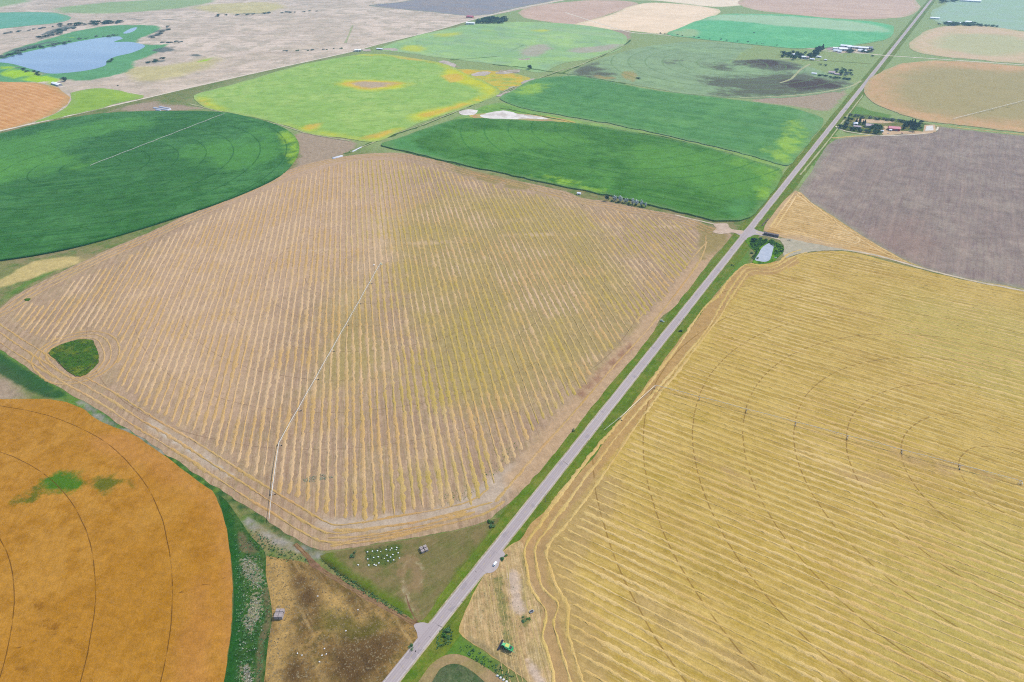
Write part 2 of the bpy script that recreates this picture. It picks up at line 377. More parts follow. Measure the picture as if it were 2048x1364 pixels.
# weedy yellow patch beside it
crop('weedy_grass', [(900, 140), (960, 140), (1040, 150), (1062, 162), (1020, 178), (1000, 182), (960, 172), (930, 158)], .14, .3, (190, 190, 100), (210, 185, 96), (150, 180, 110), 1800, grain=.18, gscale=.12, streak=[(30, C(226, 180, 90, 1800), .7, .05)])
# wide green pasture beyond
crop('green_pasture', [(760, 98), (830, 72), (900, 57), (960, 47), (1060, 44), (1160, 50), (1230, 62), (1255, 78), (1240, 98), (1190, 115), (1120, 128), (1080, 145), (1000, 130), (900, 118), (800, 104)],
     .1, .3, (150, 192, 146), (164, 202, 146), (146, 182, 156), 2400, grain=.1, gscale=.06, s1=.004, s2=.012, streak=[(0, C(176, 204, 164, 2400), .5, .02)], rings=(-1207, 2012, 54.4, 7, C(132, 168, 136, 2400), .25, 4),
     paint=[([[(850, 72), (900, 66), (930, 64), (900, 74)], [(955, 62), (985, 61), (975, 65)], [(1060, 60), (1110, 58), (1090, 64)], [(800, 92), (860, 92), (840, 104), (800, 100)]], (190, 205, 110), 20, 30, .01, .9),
            ([[(1040, 105), (1060, 92), (1090, 88), (1100, 98), (1080, 112), (1050, 112)], [(970, 98), (995, 96), (990, 102)], [(1120, 100), (1200, 92), (1250, 88), (1230, 98), (1180, 106)], [(1000, 114), (1040, 112), (1044, 117)]], (178, 178, 172), 16, 30, .012, .9),
            ([('line', 5, [(900, 118), (1000, 108), (1080, 76), (1170, 54)]), ('line', 5, [(860, 118), (980, 112), (1120, 130)])], (118, 156, 124), 5, 6, .03, .8)])
# dark and tan fields at the top edge
crop('dark_ploughed_field', [(738, 12), (800, 4), (880, -6), (1150, -14), (1120, -2), (1040, 15), (985, 28), (930, 31), (860, 24)], .12, 0, (150, 160, 176), (158, 162, 172), (140, 154, 176), 4200, grain=.08, gscale=.08, streak=[(0, C(160, 156, 160, 4200), .4, .02)])
crop('brown_stubble_field', [(1035, 26), (1060, 14), (1110, 6), (1200, 0), (1275, 7), (1215, 30), (1150, 50), (1090, 43), (1048, 36)], .12, 0, (202, 182, 174), (208, 188, 180), (194, 174, 166), 2900, grain=.08, gscale=.08, streak=[(-20, C(188, 166, 158, 2900), .4, .03)])
crop('tan_stubble_field', [(1150, 51), (1215, 31), (1278, 8), (1350, 7), (1440, 20), (1400, 42), (1335, 66), (1250, 61)], .13, 0, (238, 221, 203), (230, 214, 196), (242, 226, 208), 2900, grain=.08, gscale=.08, streak=[(0, C(226, 206, 184, 2900), .4, .03)])
crop('pale_stubble_field', [(1300, -12), (1470, -16), (1500, 6), (1430, 14), (1320, 2), (1220, -2)], .12, 0, (232, 224, 212), (224, 216, 206), (236, 226, 210), 3600, grain=.06, gscale=.06)
crop('fallow_field', [(1478, 2), (1540, -10), (1700, -14), (1830, 0), (1840, 14), (1825, 28), (1790, 36), (1690, 38), (1580, 28), (1500, 18)], .12, 0, (202, 184, 178), (208, 190, 182), (194, 178, 174), 3300, grain=.08, gscale=.07, streak=[(10, C(180, 160, 152, 3300), .5, .03)])
crop('emerald_crop', [(1335, 68), (1375, 50), (1435, 30), (1500, 28), (1580, 30), (1660, 37), (1750, 44), (1788, 54), (1788, 68), (1765, 80), (1715, 90), (1650, 96), (1590, 97), (1500, 89), (1400, 78)],
     .12, .8, (112, 190, 150), (122, 196, 154), (102, 182, 142), 2500, grain=.12, gscale=.08, paint=[([[(1400, 40), (1440, 30), (1560, 32), (1690, 42), (1760, 52), (1780, 64), (1700, 62), (1620, 56), (1540, 50), (1460, 42)]], (176, 204, 180), 30, 70, .01, .8), ([[(1340, 68), (1380, 55), (1400, 62), (1390, 75)]], (165, 190, 155), 15, 20, .02, .8)])
crop('pale_green_crop', [(1862, 26), (1890, 8), (1920, -8), (2300, -6), (2300, 60), (2060, 62), (1960, 50), (1880, 48)], .1, .4, (158, 190, 176), (160, 190, 184), (154, 190, 170), 3100, grain=.06, gscale=.06)
crop('ripening_crop', [(1820, 96), (1830, 76), (1868, 56), (1950, 51), (2040, 62), (2140, 80), (2200, 128), (2050, 128), (1960, 120), (1890, 114), (1840, 106)], .12, .5, (206, 190, 172), (198, 188, 162), (212, 192, 174), 2700, grain=.08, gscale=.07, paint=[([[(1880, 72), (1960, 68), (2040, 76), (2080, 100), (1990, 112), (1920, 104), (1870, 92)]], (182, 190, 160), 40, 50, .008, .85)])
crop('golden_crop', [(1727, 184), (1733, 164), (1758, 146), (1800, 129), (1860, 122), (1940, 124), (2060, 134), (2240, 150), (2240, 280), (2048, 265), (1930, 252), (1840, 240), (1782, 222), (1742, 204)], .12, .8, (202, 172, 142), (208, 176, 144), (186, 166, 132), 1850, grain=.1, gscale=.12, streak=[(90, C(200, 162, 128, 1850), .4, .08)],
     paint=[([[(1780, 160), (1830, 140), (1900, 132), (2000, 142), (2200, 160), (2200, 240), (2060, 246), (1960, 240), (1860, 226), (1790, 206)]], (164, 162, 128), 60, 90, .006, .85), ([('line', 2.5, [(1960, 228), (2010, 217), (2048, 207), (2120, 200)])], (110, 120, 80), 2, 2, .1, .9)])
# grey-green pivot with dark burnt patches
DK = (96, 100, 104)
crop('patchy_crop', [(1133, 150), (1160, 134), (1200, 118), (1290, 93), (1400, 83), (1480, 88), (1506, 94), (1480, 108), (1470, 120), (1540, 118), (1600, 128), (1660, 148), (1712, 170), (1690, 180), (1640, 188), (1560, 196), (1460, 196), (1360, 186), (1260, 168), (1190, 160)],
     .12, .4, (146, 176, 146), (150, 182, 146), (134, 164, 136), 2000, grain=.14, gscale=.1, s1=.004, s2=.02, streak=[(10, C(128, 156, 132, 2000), .5, .05)], rings=(-402, 2012, 54.4, 7, C(112, 146, 108, 2000), .5, 4),
     paint=[([[(1140, 146), (1160, 132), (1186, 122), (1200, 138), (1240, 156), (1180, 154)], [(1464, 124), (1500, 116), (1560, 118), (1598, 128), (1600, 138), (1560, 144), (1500, 134)], [(1390, 150), (1420, 156), (1550, 150), (1640, 152), (1706, 170), (1680, 180), (1600, 190), (1500, 195), (1400, 190), (1480, 180), (1420, 172), (1400, 160)], [(1335, 122), (1360, 120), (1366, 126), (1340, 128)], [(1400, 125), (1470, 132), (1460, 142), (1420, 136)]], DK, 26, 95, .016, .8),
            ([('line', 4, [(1505, 94), (1480, 108), (1455, 128)])], (166, 200, 112), 4, 4, .03, .9),
            ([[(1560, 162), (1640, 160), (1690, 170), (1620, 178), (1560, 176)], [(1480, 120), (1540, 122), (1580, 134), (1520, 132)]], (84, 78, 92), 14, 70, .02, .75),
            ([[(1240, 145), (1270, 142), (1275, 158), (1262, 165)], [(1180, 148), (1240, 158), (1200, 158)]], (170, 160, 120), 8, 14, .02, .8)])
# big green fields, upper middle
crop('green_crop', [(1000, 197), (1030, 180), (1060, 162), (1100, 155), (1150, 153), (1210, 162), (1300, 180), (1400, 192), (1500, 204), (1580, 216), (1632, 232), (1646, 246), (1625, 275), (1600, 306), (1576, 332), (1480, 306), (1360, 278), (1250, 254), (1130, 232), (1040, 216)],
     .1, 1.4, (97, 153, 106), (106, 162, 108), (84, 140, 94), 1500, grain=.18, gscale=.15, rows=[(3, 30, C(78, 134, 88, 1500), .3, 0.0, .5, .5, 1.0)], streak=[(3, C(80, 136, 88, 1500), .55, .12), (3, C(124, 176, 116, 1500), .35, .05)],
     paint=[([[(1548, 300), (1570, 270), (1590, 240), (1610, 252), (1600, 285), (1572, 325), (1540, 316)], [(1030, 186), (1060, 168), (1100, 172), (1060, 192)]], (160, 200, 96), 20, 60, .025, .75),
            ([[(1600, 225), (1640, 240), (1620, 270), (1606, 262)]], (118, 166, 120), 12, 20, .02, .9)])
crop('green_crop', [(762, 291), (790, 280), (850, 259), (905, 242), (960, 238), (1060, 243), (1150, 248), (1250, 263), (1360, 284), (1450, 306), (1530, 331), (1566, 346), (1540, 392), (1508, 428), (1488, 441), (1440, 443), (1380, 431), (1300, 412), (1214, 391), (1100, 369), (1000, 347), (900, 325), (820, 306)],
     .1, 2.3, (80, 134, 78), (92, 148, 86), (68, 122, 70), 1150, grain=.24, gscale=.22, rows=[(3, 27, C(58, 110, 62, 1150), .35, 0.0, .5, .5, 1.0)], streak=[(3, C(60, 114, 62, 1150), .6, .2), (3, C(110, 164, 98, 1150), .35, .07)], rings=(-402, 1207, 54.4, 7, C(56, 120, 72, 1150), .5, 2.4),
     paint=[([[(1515, 360), (1560, 340), (1545, 385), (1520, 400)], [(1440, 318), (1500, 325), (1560, 345), (1530, 350)], [(1060, 350), (1150, 368), (1210, 385), (1150, 378), (1070, 360)]], (150, 196, 84), 12, 45, .03, .75),
            ([[(1250, 300), (1380, 300), (1480, 320), (1550, 345), (1520, 390), (1470, 400), (1380, 370), (1280, 340)], [(900, 270), (1050, 262), (1180, 285), (1060, 300), (940, 300)]], (100, 158, 86), 25, 80, .012, .7),
            ([[(762, 291), (850, 259), (905, 242), (880, 262), (820, 285), (900, 318), (1000, 345), (880, 322)], [(1440, 425), (1490, 400), (1505, 425), (1485, 440)]], (96, 158, 104), 14, 26, .02, .7)])
crop('weedy_grass', [(905, 240), (945, 222), (1000, 205), (1050, 217), (1150, 240), (1250, 256), (1360, 280), (1480, 308), (1570, 333), (1562, 343), (1450, 304), (1330, 277), (1240, 260), (1150, 247), (1050, 241), (960, 236)],
     .1, .3, (128, 172, 100), (150, 190, 96), (112, 158, 98), 1350, grain=.18, gscale=.14, streak=[(2, C(98, 146, 88, 1350), .6, .12)], paint=[([('line', 3.5, [(1000, 216), (1100, 236), (1200, 255), (1320, 272)])], (70, 110, 70), 3, 3, .05, .8)])
# salt pan beside it
SALT = ground_mat('salt_crust', C(232, 230, 234, 1400), C(206, 202, 202, 1400), C(240, 240, 244, 1400), s1=.02, s2=.08, grain=.08, gscale=.2)
sheet('salt_pan', [(962, 231), (985, 224), (1010, 222), (1040, 228), (1080, 234), (1100, 239), (1060, 238), (1000, 239), (975, 238)], .5, SALT, dens=0, step=4, jit=1.5)
sheet('salt_pan', [(918, 225), (935, 219), (955, 222), (950, 229), (930, 230)], .5, SALT, dens=0, step=4, jit=1.5)
sheet('dry_soil', [(940, 230), (1000, 226), (1080, 231), (1150, 244), (1120, 247), (1050, 242), (960, 238)], .46, ground_mat('dry_soil', C(176, 176, 130, 1400), C(200, 190, 110, 1400), C(190, 150, 130, 1400), s1=.02, s2=.05, grain=.15, gscale=.15), dens=0, step=5)
ALK = ground_mat('alkali_soil', C(188, 182, 180, 1800), C(166, 164, 150, 1800), C(206, 200, 200, 1800), s1=.01, s2=.05, grain=.2, gscale=.15)
for q in ([(880, 124), (895, 122), (912, 132), (900, 138), (888, 134)], [(944, 149), (962, 144), (982, 145), (970, 151), (950, 152)], [(992, 146), (1016, 141), (1043, 139), (1040, 144), (1010, 148)], [(990, 192), (1006, 182), (1030, 172), (1034, 176), (1012, 188), (998, 194)], [(1042, 166), (1062, 158), (1068, 162), (1050, 170)], [(950, 203), (968, 196), (972, 200), (956, 206)],
          [(766, 98), (784, 96), (800, 101), (782, 102)], [(724, 99), (742, 98), (744, 102), (728, 103)], [(1035, 118), (1060, 116), (1062, 119), (1040, 120)]):
    sheet('alkali_soil', q, .55, ALK, dens=0, step=3, jit=4)
DRN = ground_mat('ditch_growth', C(84, 118, 84, 1500), C(104, 136, 90, 1500), C(66, 98, 74, 1500), s1=.02, s2=.06, grain=.3, gscale=.2)
for q, w_ in (([(690, 308), (724, 294), (770, 276), (828, 256), (880, 236), (930, 216), (1000, 188), (1060, 164), (1110, 146)], 7), ([(985, 129), (1050, 136), (1111, 145), (1160, 152), (1250, 168)], 7), ([(900, 120), (960, 116), (1000, 112)], 5),
              ([(1125, 146), (1180, 122), (1246, 92), (1262, 80)], 6), ([(765, 292), (850, 314), (921, 331)], 4), ([(1000, 216), (1100, 236), (1200, 256), (1320, 273), (1400, 292)], 5)):
    ribbon('ditch_growth', q, w_, .6, DRN, jit=w_*.25)
TRK = ground_mat('field_track', C(176, 184, 150, 1500), C(160, 172, 136, 1500), C(190, 190, 164, 1500), s1=.02, s2=.06, grain=.15)
for q, w_ in (([(700, 304), (735, 290), (780, 271), (838, 252), (890, 232), (940, 212), (1010, 184), (1070, 160), (1118, 142), (1160, 130), (1250, 90)], 4), ([(1560, 166), (1582, 158), (1600, 140), (1620, 128)], 7), ([(1480, 196), (1600, 190), (1690, 176), (1722, 162)], 6),
              ([(200, 232), (260, 229), (330, 226), (420, 226)], 4), ([(380, 208), (480, 233), (560, 250), (620, 268), (700, 282)], 5), ([(1600, 350), (1650, 290), (1700, 225), (1726, 190)], 3), ([(690, 86), (700, 66), (706, 50)], 9)):
    ribbon('field_track', q, w_, .62, TRK, jit=w_*.15)
# left brown crop circle beyond the gravel road
crop('swathed_field', [(-200, 168), (-60, 163), (0, 163), (60, 165), (104, 172), (130, 183), (138, 195), (130, 210), (105, 227), (60, 246), (0, 262), (-100, 284), (-330, 320)], .12, .1, (208, 162, 122), (216, 170, 130), (198, 152, 112), 2100, grain=.1, gscale=.1, rows=[(-2, 16, C(228, 190, 146, 2100), .8)])
crop('lime_grass', [(136, 214), (146, 200), (142, 186), (200, 176), (250, 184), (286, 194), (240, 206), (180, 222), (70, 246), (104, 230)], .14, .3, (146, 184, 98), (160, 196, 96), (132, 172, 96), 1800, grain=.12, gscale=.1, streak=[(30, C(170, 204, 110, 1800), .5, .08)])
crop('teal_crop', [(-300, 24), (0, 25), (60, 24), (120, 27), (144, 35), (120, 45), (60, 51), (0, 57), (-300, 80)], .14, .5, (120, 182, 172), (128, 186, 178), (112, 174, 166), 4200, grain=.05, gscale=.05)

# ---- ploughed field, right
crop('ploughed_field', [(1598, 386), (1606, 368), (1628, 335), (1650, 300), (1664, 284), (1685, 276), (1760, 269), (1830, 264), (1875, 254), (1950, 262), (2048, 271), (2300, 292), (2300, 640), (2048, 579), (1950, 562), (1890, 549), (1830, 531), (1780, 506), (1720, 471), (1660, 431), (1622, 406)],
     .12, 0, (151, 141, 139), (161, 152, 147), (141, 132, 131), 1150, grain=.24, gscale=.3, bumpd=.3, s1=.008, rows=[(91, 9.5, C(136, 122, 128, 1150), .22)], streak=[(91, C(132, 116, 124, 1150), .6, .35), (91, C(172, 156, 150, 1150), .5, .12)],
     paint=[([[(1630, 380), (1670, 370), (1680, 384), (1650, 392)], [(1620, 360), (1700, 300), (1760, 290), (1680, 340)]], (176, 164, 154), 14, 30, .02, .6), ([[(1740, 470), (1820, 440), (1880, 520), (1830, 526)]], (160, 134, 128), 30, 60, .01, .3)])
EDGE = ground_mat('field_margin', C(190, 172, 120, 900), C(140, 150, 96, 900), C(200, 180, 130, 900), s1=.02, s2=.08, grain=.2)
ribbon('field_margin', [(1600, 385), (1622, 405), (1660, 430), (1720, 470), (1780, 505), (1830, 530), (1890, 548), (1950, 562), (2048, 579), (2300, 630)], 3.2, .18, EDGE, jit=.5)
ribbon('field_margin', [(1664, 276), (1720, 272), (1810, 266), (1870, 252), (1950, 259), (2048, 269), (2240, 284)], 7, .18, EDGE, jit=1.2)

# ---- main stubble field
MAIN = [(800, 306), (840, 311), (880, 319), (921, 334), (1000, 354), (1080, 371), (1140, 386), (1160, 395), (1214, 403), (1270, 414), (1339, 427), (1385, 438), (1420, 452), (1450, 460), (1464, 470), (1435, 504), (1394, 555), (1352, 611), (1320, 638), (1300, 673), (1255, 730), (1207, 784), (1148, 861), (1100, 917), (1064, 960), (1015, 1009), (976, 1040), (930, 1055), (860, 1069), (790, 1081), (700, 1096), (655, 1103), (630, 1098), (600, 1082), (540, 1043), (430, 973), (330, 905), (250, 856), (180, 810), (100, 764), (40, 726), (0, 699), (-60, 655), (-60, 640), (0, 616), (30, 592), (90, 560), (200, 507), (300, 464), (400, 417), (480, 380), (560, 347), (620, 326), (700, 311), (760, 306)]
STUB = ground_mat('stubble', C(184, 160, 137, 600), C(174, 150, 130, 600), C(178, 158, 128, 600), s1=.006, s2=.03, grain=.24, gscale=.7, bumpd=.2, k1=(.4, .6),
    rows=[(-45, 8.4, C(202, 176, 148, 600), .75, -13.44, 0.0, -.2, .9), (-45, 8.4, C(154, 130, 108, 600), .45, -9.24, .25, .3, 1.0)], streak=[(-45, C(166, 154, 116, 600), .55, .45), (-45, C(206, 182, 160, 600), .5, .8), (-45, C(150, 124, 104, 600), .4, .6)],
    rings=(-424, 405, 54.4, 7, C(130, 106, 90, 600), .5, .6),
    paints=[(C(196, 170, 146, 700), 40, 60, .01, .8), (C(170, 158, 96, 600), 30, 60, .015, .55), (C(196, 182, 168, 500), 6, 12, .05, .8), (C(196, 168, 138, 500), 5, 6, .05, .8), (C(150, 112, 96, 500), 5, 9, .06, .8), (C(150, 140, 92, 700), 6, 10, .05, .8), (C(208, 200, 190, 450), 2, 3, .1, .85), (C(212, 188, 160, 700), 5, 7, .04, .6), (C(206, 184, 152, 700), 50, 30, .02, .6)])
sheet('stubble_field', MAIN, .14, STUB, step=9, dens=16, jit=.6,
    paints=[[[(620, 330), (790, 310), (800, 480), (700, 520), (560, 620), (420, 740), (300, 760), (240, 600), (400, 440)], [(330, 640), (540, 560), (500, 800), (360, 840)]],
            [[(800, 420), (1100, 400), (1240, 520), (1240, 680), (1080, 800), (900, 800), (820, 620)], [(700, 560), (760, 740), (640, 760)]],
            [[(640, 1040), (780, 1030), (900, 1010), (985, 950), (1080, 900), (1060, 930), (990, 1010), (880, 1040), (700, 1066)], ('line', 5, [(300, 842), (370, 892), (450, 945)])],
            [('line', 13, [(1440, 480), (1370, 570), (1290, 665), (1200, 770), (1110, 872), (1035, 960)])],
            [('line', 4, [(1262, 690), (1230, 722), (1200, 750), (1160, 790)])],
            [[(1385, 440), (1455, 470), (1440, 500), (1395, 520), (1400, 470)], [(860, 320), (1000, 352), (1100, 385), (1000, 372), (880, 334)]],
            [('line', 2.2, [(300, 848), (340, 875), (420, 925), (470, 955)])], [('line', 6, [(560, 505), (700, 497), (850, 486), (1000, 474), (1200, 462), (1360, 452)]), ('line', 5, [(760, 500), (762, 420), (775, 330)])], [('line', 15, [(700, 600), (755, 530), (770, 440)])]])
# weedy triangle left standing
WEED = ground_mat('tall_weeds', C(78, 118, 52, 650), C(116, 136, 58, 650), C(48, 92, 52, 650), s1=.05, s2=.2, grain=.4, gscale=.5, bumpd=.8)
PATCH = [(98, 706), (115, 693), (145, 683), (168, 679), (186, 681), (192, 695), (198, 712), (197, 725), (186, 738), (172, 750), (152, 753), (136, 742), (118, 727)]
sheet('weeds', PATCH, .16, WEED, thick=.7, jit=.5, kind='stuff', label='triangular patch of tall green weeds left standing in the stubble', cat='weeds')
sheet('weeds', [(49, 599), (56, 597), (62, 598), (58, 602), (51, 602)], .16, WEED, thick=.5, dens=0, step=3, kind='stuff', label='tiny dark weed spot inside the rings of straw at the stubble corner', cat='weeds')

# ---- straw windrows as real ridges
def ridges(name, lines, width, height, mat, label, z=.2, seg=3.0, prof=(0, 1, 0)):
    VV = []; FF = []; att = []
    for ln in lines:
        g = np.asarray(ln, float)
        d = np.r_[0, np.cumsum(np.hypot(*np.diff(g, axis=0).T))]
        if d[-1] < 8: continue
        m = max(3, int(d[-1]/seg)); s = np.linspace(0, d[-1], m)
        g = np.c_[np.interp(s, d, g[:, 0]), np.interp(s, d, g[:, 1])]
        t = np.gradient(g, axis=0); t /= np.maximum(np.linalg.norm(t, axis=1), 1e-6)[:, None]; nn = np.c_[-t[:, 1], t[:, 0]]
        wob = np.convolve(rng.normal(size=m+26), np.ones(27)/27, 'valid')[:m]*1.5+np.convolve(rng.normal(size=m+4), np.ones(5)/5, 'valid')[:m]*.25
        wmod = 1+np.convolve(rng.normal(size=m+12), np.ones(13)/13, 'valid')[:m]*.9
        g = g+nn*wob[:, None]
        wl = width/2*wmod*(1+rng.normal(size=m)*.28); wr = width/2*wmod*(1+rng.normal(size=m)*.28); h = height*np.clip(1+rng.normal(size=m)*.3, .3, 2)
        taper = np.clip(np.minimum(s, d[-1]-s)/3, .25, 1)
        b = len(VV); 
        for i in range(m):
            p = g[i]; q = nn[i]
            VV.append((*(p+q*wl[i]*taper[i]), z)); VV.append((*(p+q*wl[i]*.35), z+h[i]*taper[i])); VV.append((*(p-q*wr[i]*.35), z+h[i]*taper[i])); VV.append((*(p-q*wr[i]*taper[i]), z))
        for i in range(m-1):
            for k in range(3):
                a = b+4*i+k; FF.append((a, a+1, a+5, a+4))
    o = mesh_obj(name, VV, FF, mat)
    tag(o, label, 'straw windrows', None, 'stuff'); return o
def clip_lines(lines, poly, holes=(), minlen=14):
    out = []
    for L in lines:
        m = inside(L, poly)
        for h in holes: m &= ~inside(L, h)
        i = 0
        while i < len(L):
            if m[i]:
                j = i
                while j+1 < len(L) and m[j+1]: j += 1
                if np.linalg.norm(L[j]-L[i]) > minlen: out.append(L[i:j+1])
                i = j+1
            else: i += 1
    return out
def parallel(ang, sp, lo, hi, c, ext=1200, off=0.0, wavy=0.0):
    a = math.radians(ang); t = np.array([math.cos(a), math.sin(a)]); n = np.array([-t[1], t[0]]); out = []
    k0 = int(lo/sp); k1 = int(hi/sp); s = np.arange(-ext, ext, 3.0)
    for k in range(k0, k1+1):
        o = k*sp+off+rng.normal()*.35
        w_ = np.sin(s/170+1)*wavy
        out.append(np.asarray(c)+s[:, None]*t+(o+w_)[:, None]*n)
    return out
def offset(poly, d, sm=3):
    g = np.asarray(poly, float); g2 = []
    L = np.r_[0, np.cumsum(np.hypot(*np.diff(np.vstack([g, g[:1]]), axis=0).T))]
    s = np.linspace(0, L[-1], int(L[-1]/6), endpoint=False); gg = np.vstack([g, g[:1]])
    g = np.c_[np.interp(s, L, gg[:, 0]), np.interp(s, L, gg[:, 1])]
    area = 0.5*np.sum(g[:, 0]*np.roll(g[:, 1], -1)-np.roll(g[:, 0], -1)*g[:, 1])
    for _ in range(sm): g = (np.roll(g, 1, 0)+g*2+np.roll(g, -1, 0))/4
    t = np.roll(g, -1, 0)-np.roll(g, 1, 0); t /= np.linalg.norm(t, axis=1)[:, None]
    nn = np.c_[-t[:, 1], t[:, 0]]*(1 if area > 0 else -1)
    o = g+nn*d
    for _ in range(int(abs(d)/4)+1): o = (np.roll(o, 1, 0)+o*2+np.roll(o, -1, 0))/4
    return o
def straw_mat(name, c1, c2, c3, grain=.3, green=.5, grad=None):
    b = NB(name)
    col = b.mix(b.ramp(b.noise(.012, 3, .6), .4, .6), c1, c2)
    gf = b.math('MULTIPLY', b.ramp(b.noise(.009, 3, .6, off=50), .4, .62), green)
    if grad:      # (dx, dy, lo, hi): the later-sown half stays greener
        x_, y_, z_ = b.sep(b.pos); q = b.math('ADD', b.math('MULTIPLY', x_, grad[0]), b.math('MULTIPLY', y_, grad[1])); gf = b.math('MULTIPLY', gf, b.ramp(q, grad[2], grad[3]))
    col = b.mix(gf, col, c3)
    g = b.noise(.9, 4, .75, off=9); m = b.math('ADD', 1.0, b.math('MULTIPLY', b.math('SUBTRACT', g, .5), grain*4))
    cc = b.n('ShaderNodeCombineXYZ'); [b.l(m, cc.inputs[i]) for i in range(3)]
    return b.done(b.mix(1.0, col, cc.outputs[0], 'MULTIPLY'), bump=g, bumpd=.3)
STR1 = straw_mat('straw', C(210, 183, 150, 600), C(203, 171, 122, 600), C(188, 168, 98, 600), green=.95, grad=(.7071, .7071, -130, 30))
INNER = GA(catmull([(790, 320), (860, 333), (960, 362), (1100, 393), (1200, 414), (1300, 431), (1365, 446), (1392, 470), (1396, 500), (1385, 522), (1350, 572), (1310, 618), (1290, 638), (1236, 690), (1190, 735), (1172, 772), (1120, 822), (1060, 882), (1000, 958), (955, 1006), (880, 1022), (790, 1037), (725, 1048), (665, 1048), (610, 1016), (560, 988), (490, 944), (430, 904), (380, 870), (330, 842), (262, 797), (228, 765), (240, 700), (232, 672), (200, 662), (160, 664), (110, 690), (92, 690), (36, 655), (26, 635), (46, 608), (100, 604), (132, 580), (150, 560), (250, 516), (400, 440), (520, 385), (620, 345), (700, 322)], True, 14))
PG = GA(catmull(PATCH, True, 8))
rows1 = clip_lines(parallel(-45, 8.4, -640, 640, (-424, 405)), INNER)
rows1 = [r[int(rng.uniform(0, 3)):len(r)-int(rng.uniform(0, 3))] for r in rows1]
MG = GA(catmull(MAIN, True, 14))
loops = []
for d in (7, 16, 25):
    o = offset(MG, d); o = np.vstack([o, o[:1]])
    m = ~((o[:, 0] > -45) & (o[:, 1] > 60))           # no ridges along the highway side
    i = 0
    while i < len(o):
        if m[i]:
            j = i
            while j+1 < len(o) and m[j+1]: j += 1
            loops.append(o[i:j+1]); i = j+1
        else: i += 1
for d in (6, 14, 23):
    o = offset(PG, -d, 2); loops.append(np.vstack([o, o[:1]]))
CP = GA([(49, 599), (56, 597), (62, 598), (58, 602), (51, 602)])
for d in (6, 12, 18, 25, 32):
    o = offset(CP, -d, 1); loops.append(np.vstack([o, o[:1]]))
loops.append(GA(catmull([(1412, 470), (1400, 520), (1310, 640), (1225, 735), (1150, 822), (1060, 922), (990, 1004)], False, 8)))
for q in ([(665, 1062), (720, 1060), (830, 1045), (920, 1022), (985, 1004)], [(660, 1092), (760, 1078), (860, 1055), (960, 1030), (1010, 1002)], [(655, 1076), (740, 1070), (850, 1050), (950, 1024)],
          [(920, 342), (1080, 378), (1150, 398), (1280, 424), (1380, 450)], [(870, 326), (960, 350), (1080, 384), (1180, 408), (1300, 434)]):
    loops.append(GA(catmull(q, False, 10)))
ridges('straw_windrows', rows1, 3.3, .4, STR1, 'parallel pale straw windrows crossing the stubble field beneath the long irrigator')
ridges('straw_windrows', loops, 2.2, .3, straw_mat('dry_straw', C(206, 176, 134, 600), C(200, 164, 118, 600), C(188, 166, 104, 600)), 'curving straw windrows following the edges of the stubble field', z=.21)

# ---- right straw field
RIGHT = [(1500, 527), (1530, 527), (1562, 520), (1600, 509), (1650, 502), (1700, 504), (1740, 513), (1800, 529), (1890, 551), (1950, 565), (2048, 583), (2300, 635), (2700, 715), (3300, 1900), (1300, 1960), (1100, 1500), (1062, 1378), (1040, 1352), (985, 1312), (940, 1284), (920, 1262), (924, 1240), (940, 1200), (968, 1150), (1000, 1108), (1040, 1078), (1062, 1048), (1110, 1004), (1180, 922), (1240, 843), (1290, 775), (1340, 705), (1380, 655), (1400, 632), (1440, 578), (1470, 545)]
STUB2 = ground_mat('golden_stubble', C(200, 174, 100, 600), C(208, 182, 110, 600), C(188, 162, 88, 600), s1=.006, s2=.03, grain=.22, gscale=.7, k2=(.42, .6),
    rows=[(1, 8.4, C(216, 190, 126, 600), .6, 396.15, .3, -.1, .9), (1, 8.4, C(172, 148, 80, 600), .5, 400.3, .5, .2, 1.0)], streak=[(1, C(164, 148, 66, 600), .6, .28), (1, C(222, 198, 140, 600), .55, .8), (1, C(158, 128, 78, 600), .5, .12)],
    rings=(360.5, 402.5, 48.5, 8, C(146, 118, 72, 600), .75, .8),
    paints=[(C(204, 176, 132, 450), 5, 8, .05, .9), (C(184, 150, 108, 450), 2.5, 4, .08, .75), (C(176, 152, 116, 450), 8, 20, .03, .5), (C(150, 150, 96, 450), 3, 7, .1, .8), (C(206, 190, 172, 450), 3, 5, .08, .8), (C(186, 180, 108, 600), 60, 60, .01, .5), (C(190, 162, 120, 600), 8, 26, .03, .7)])
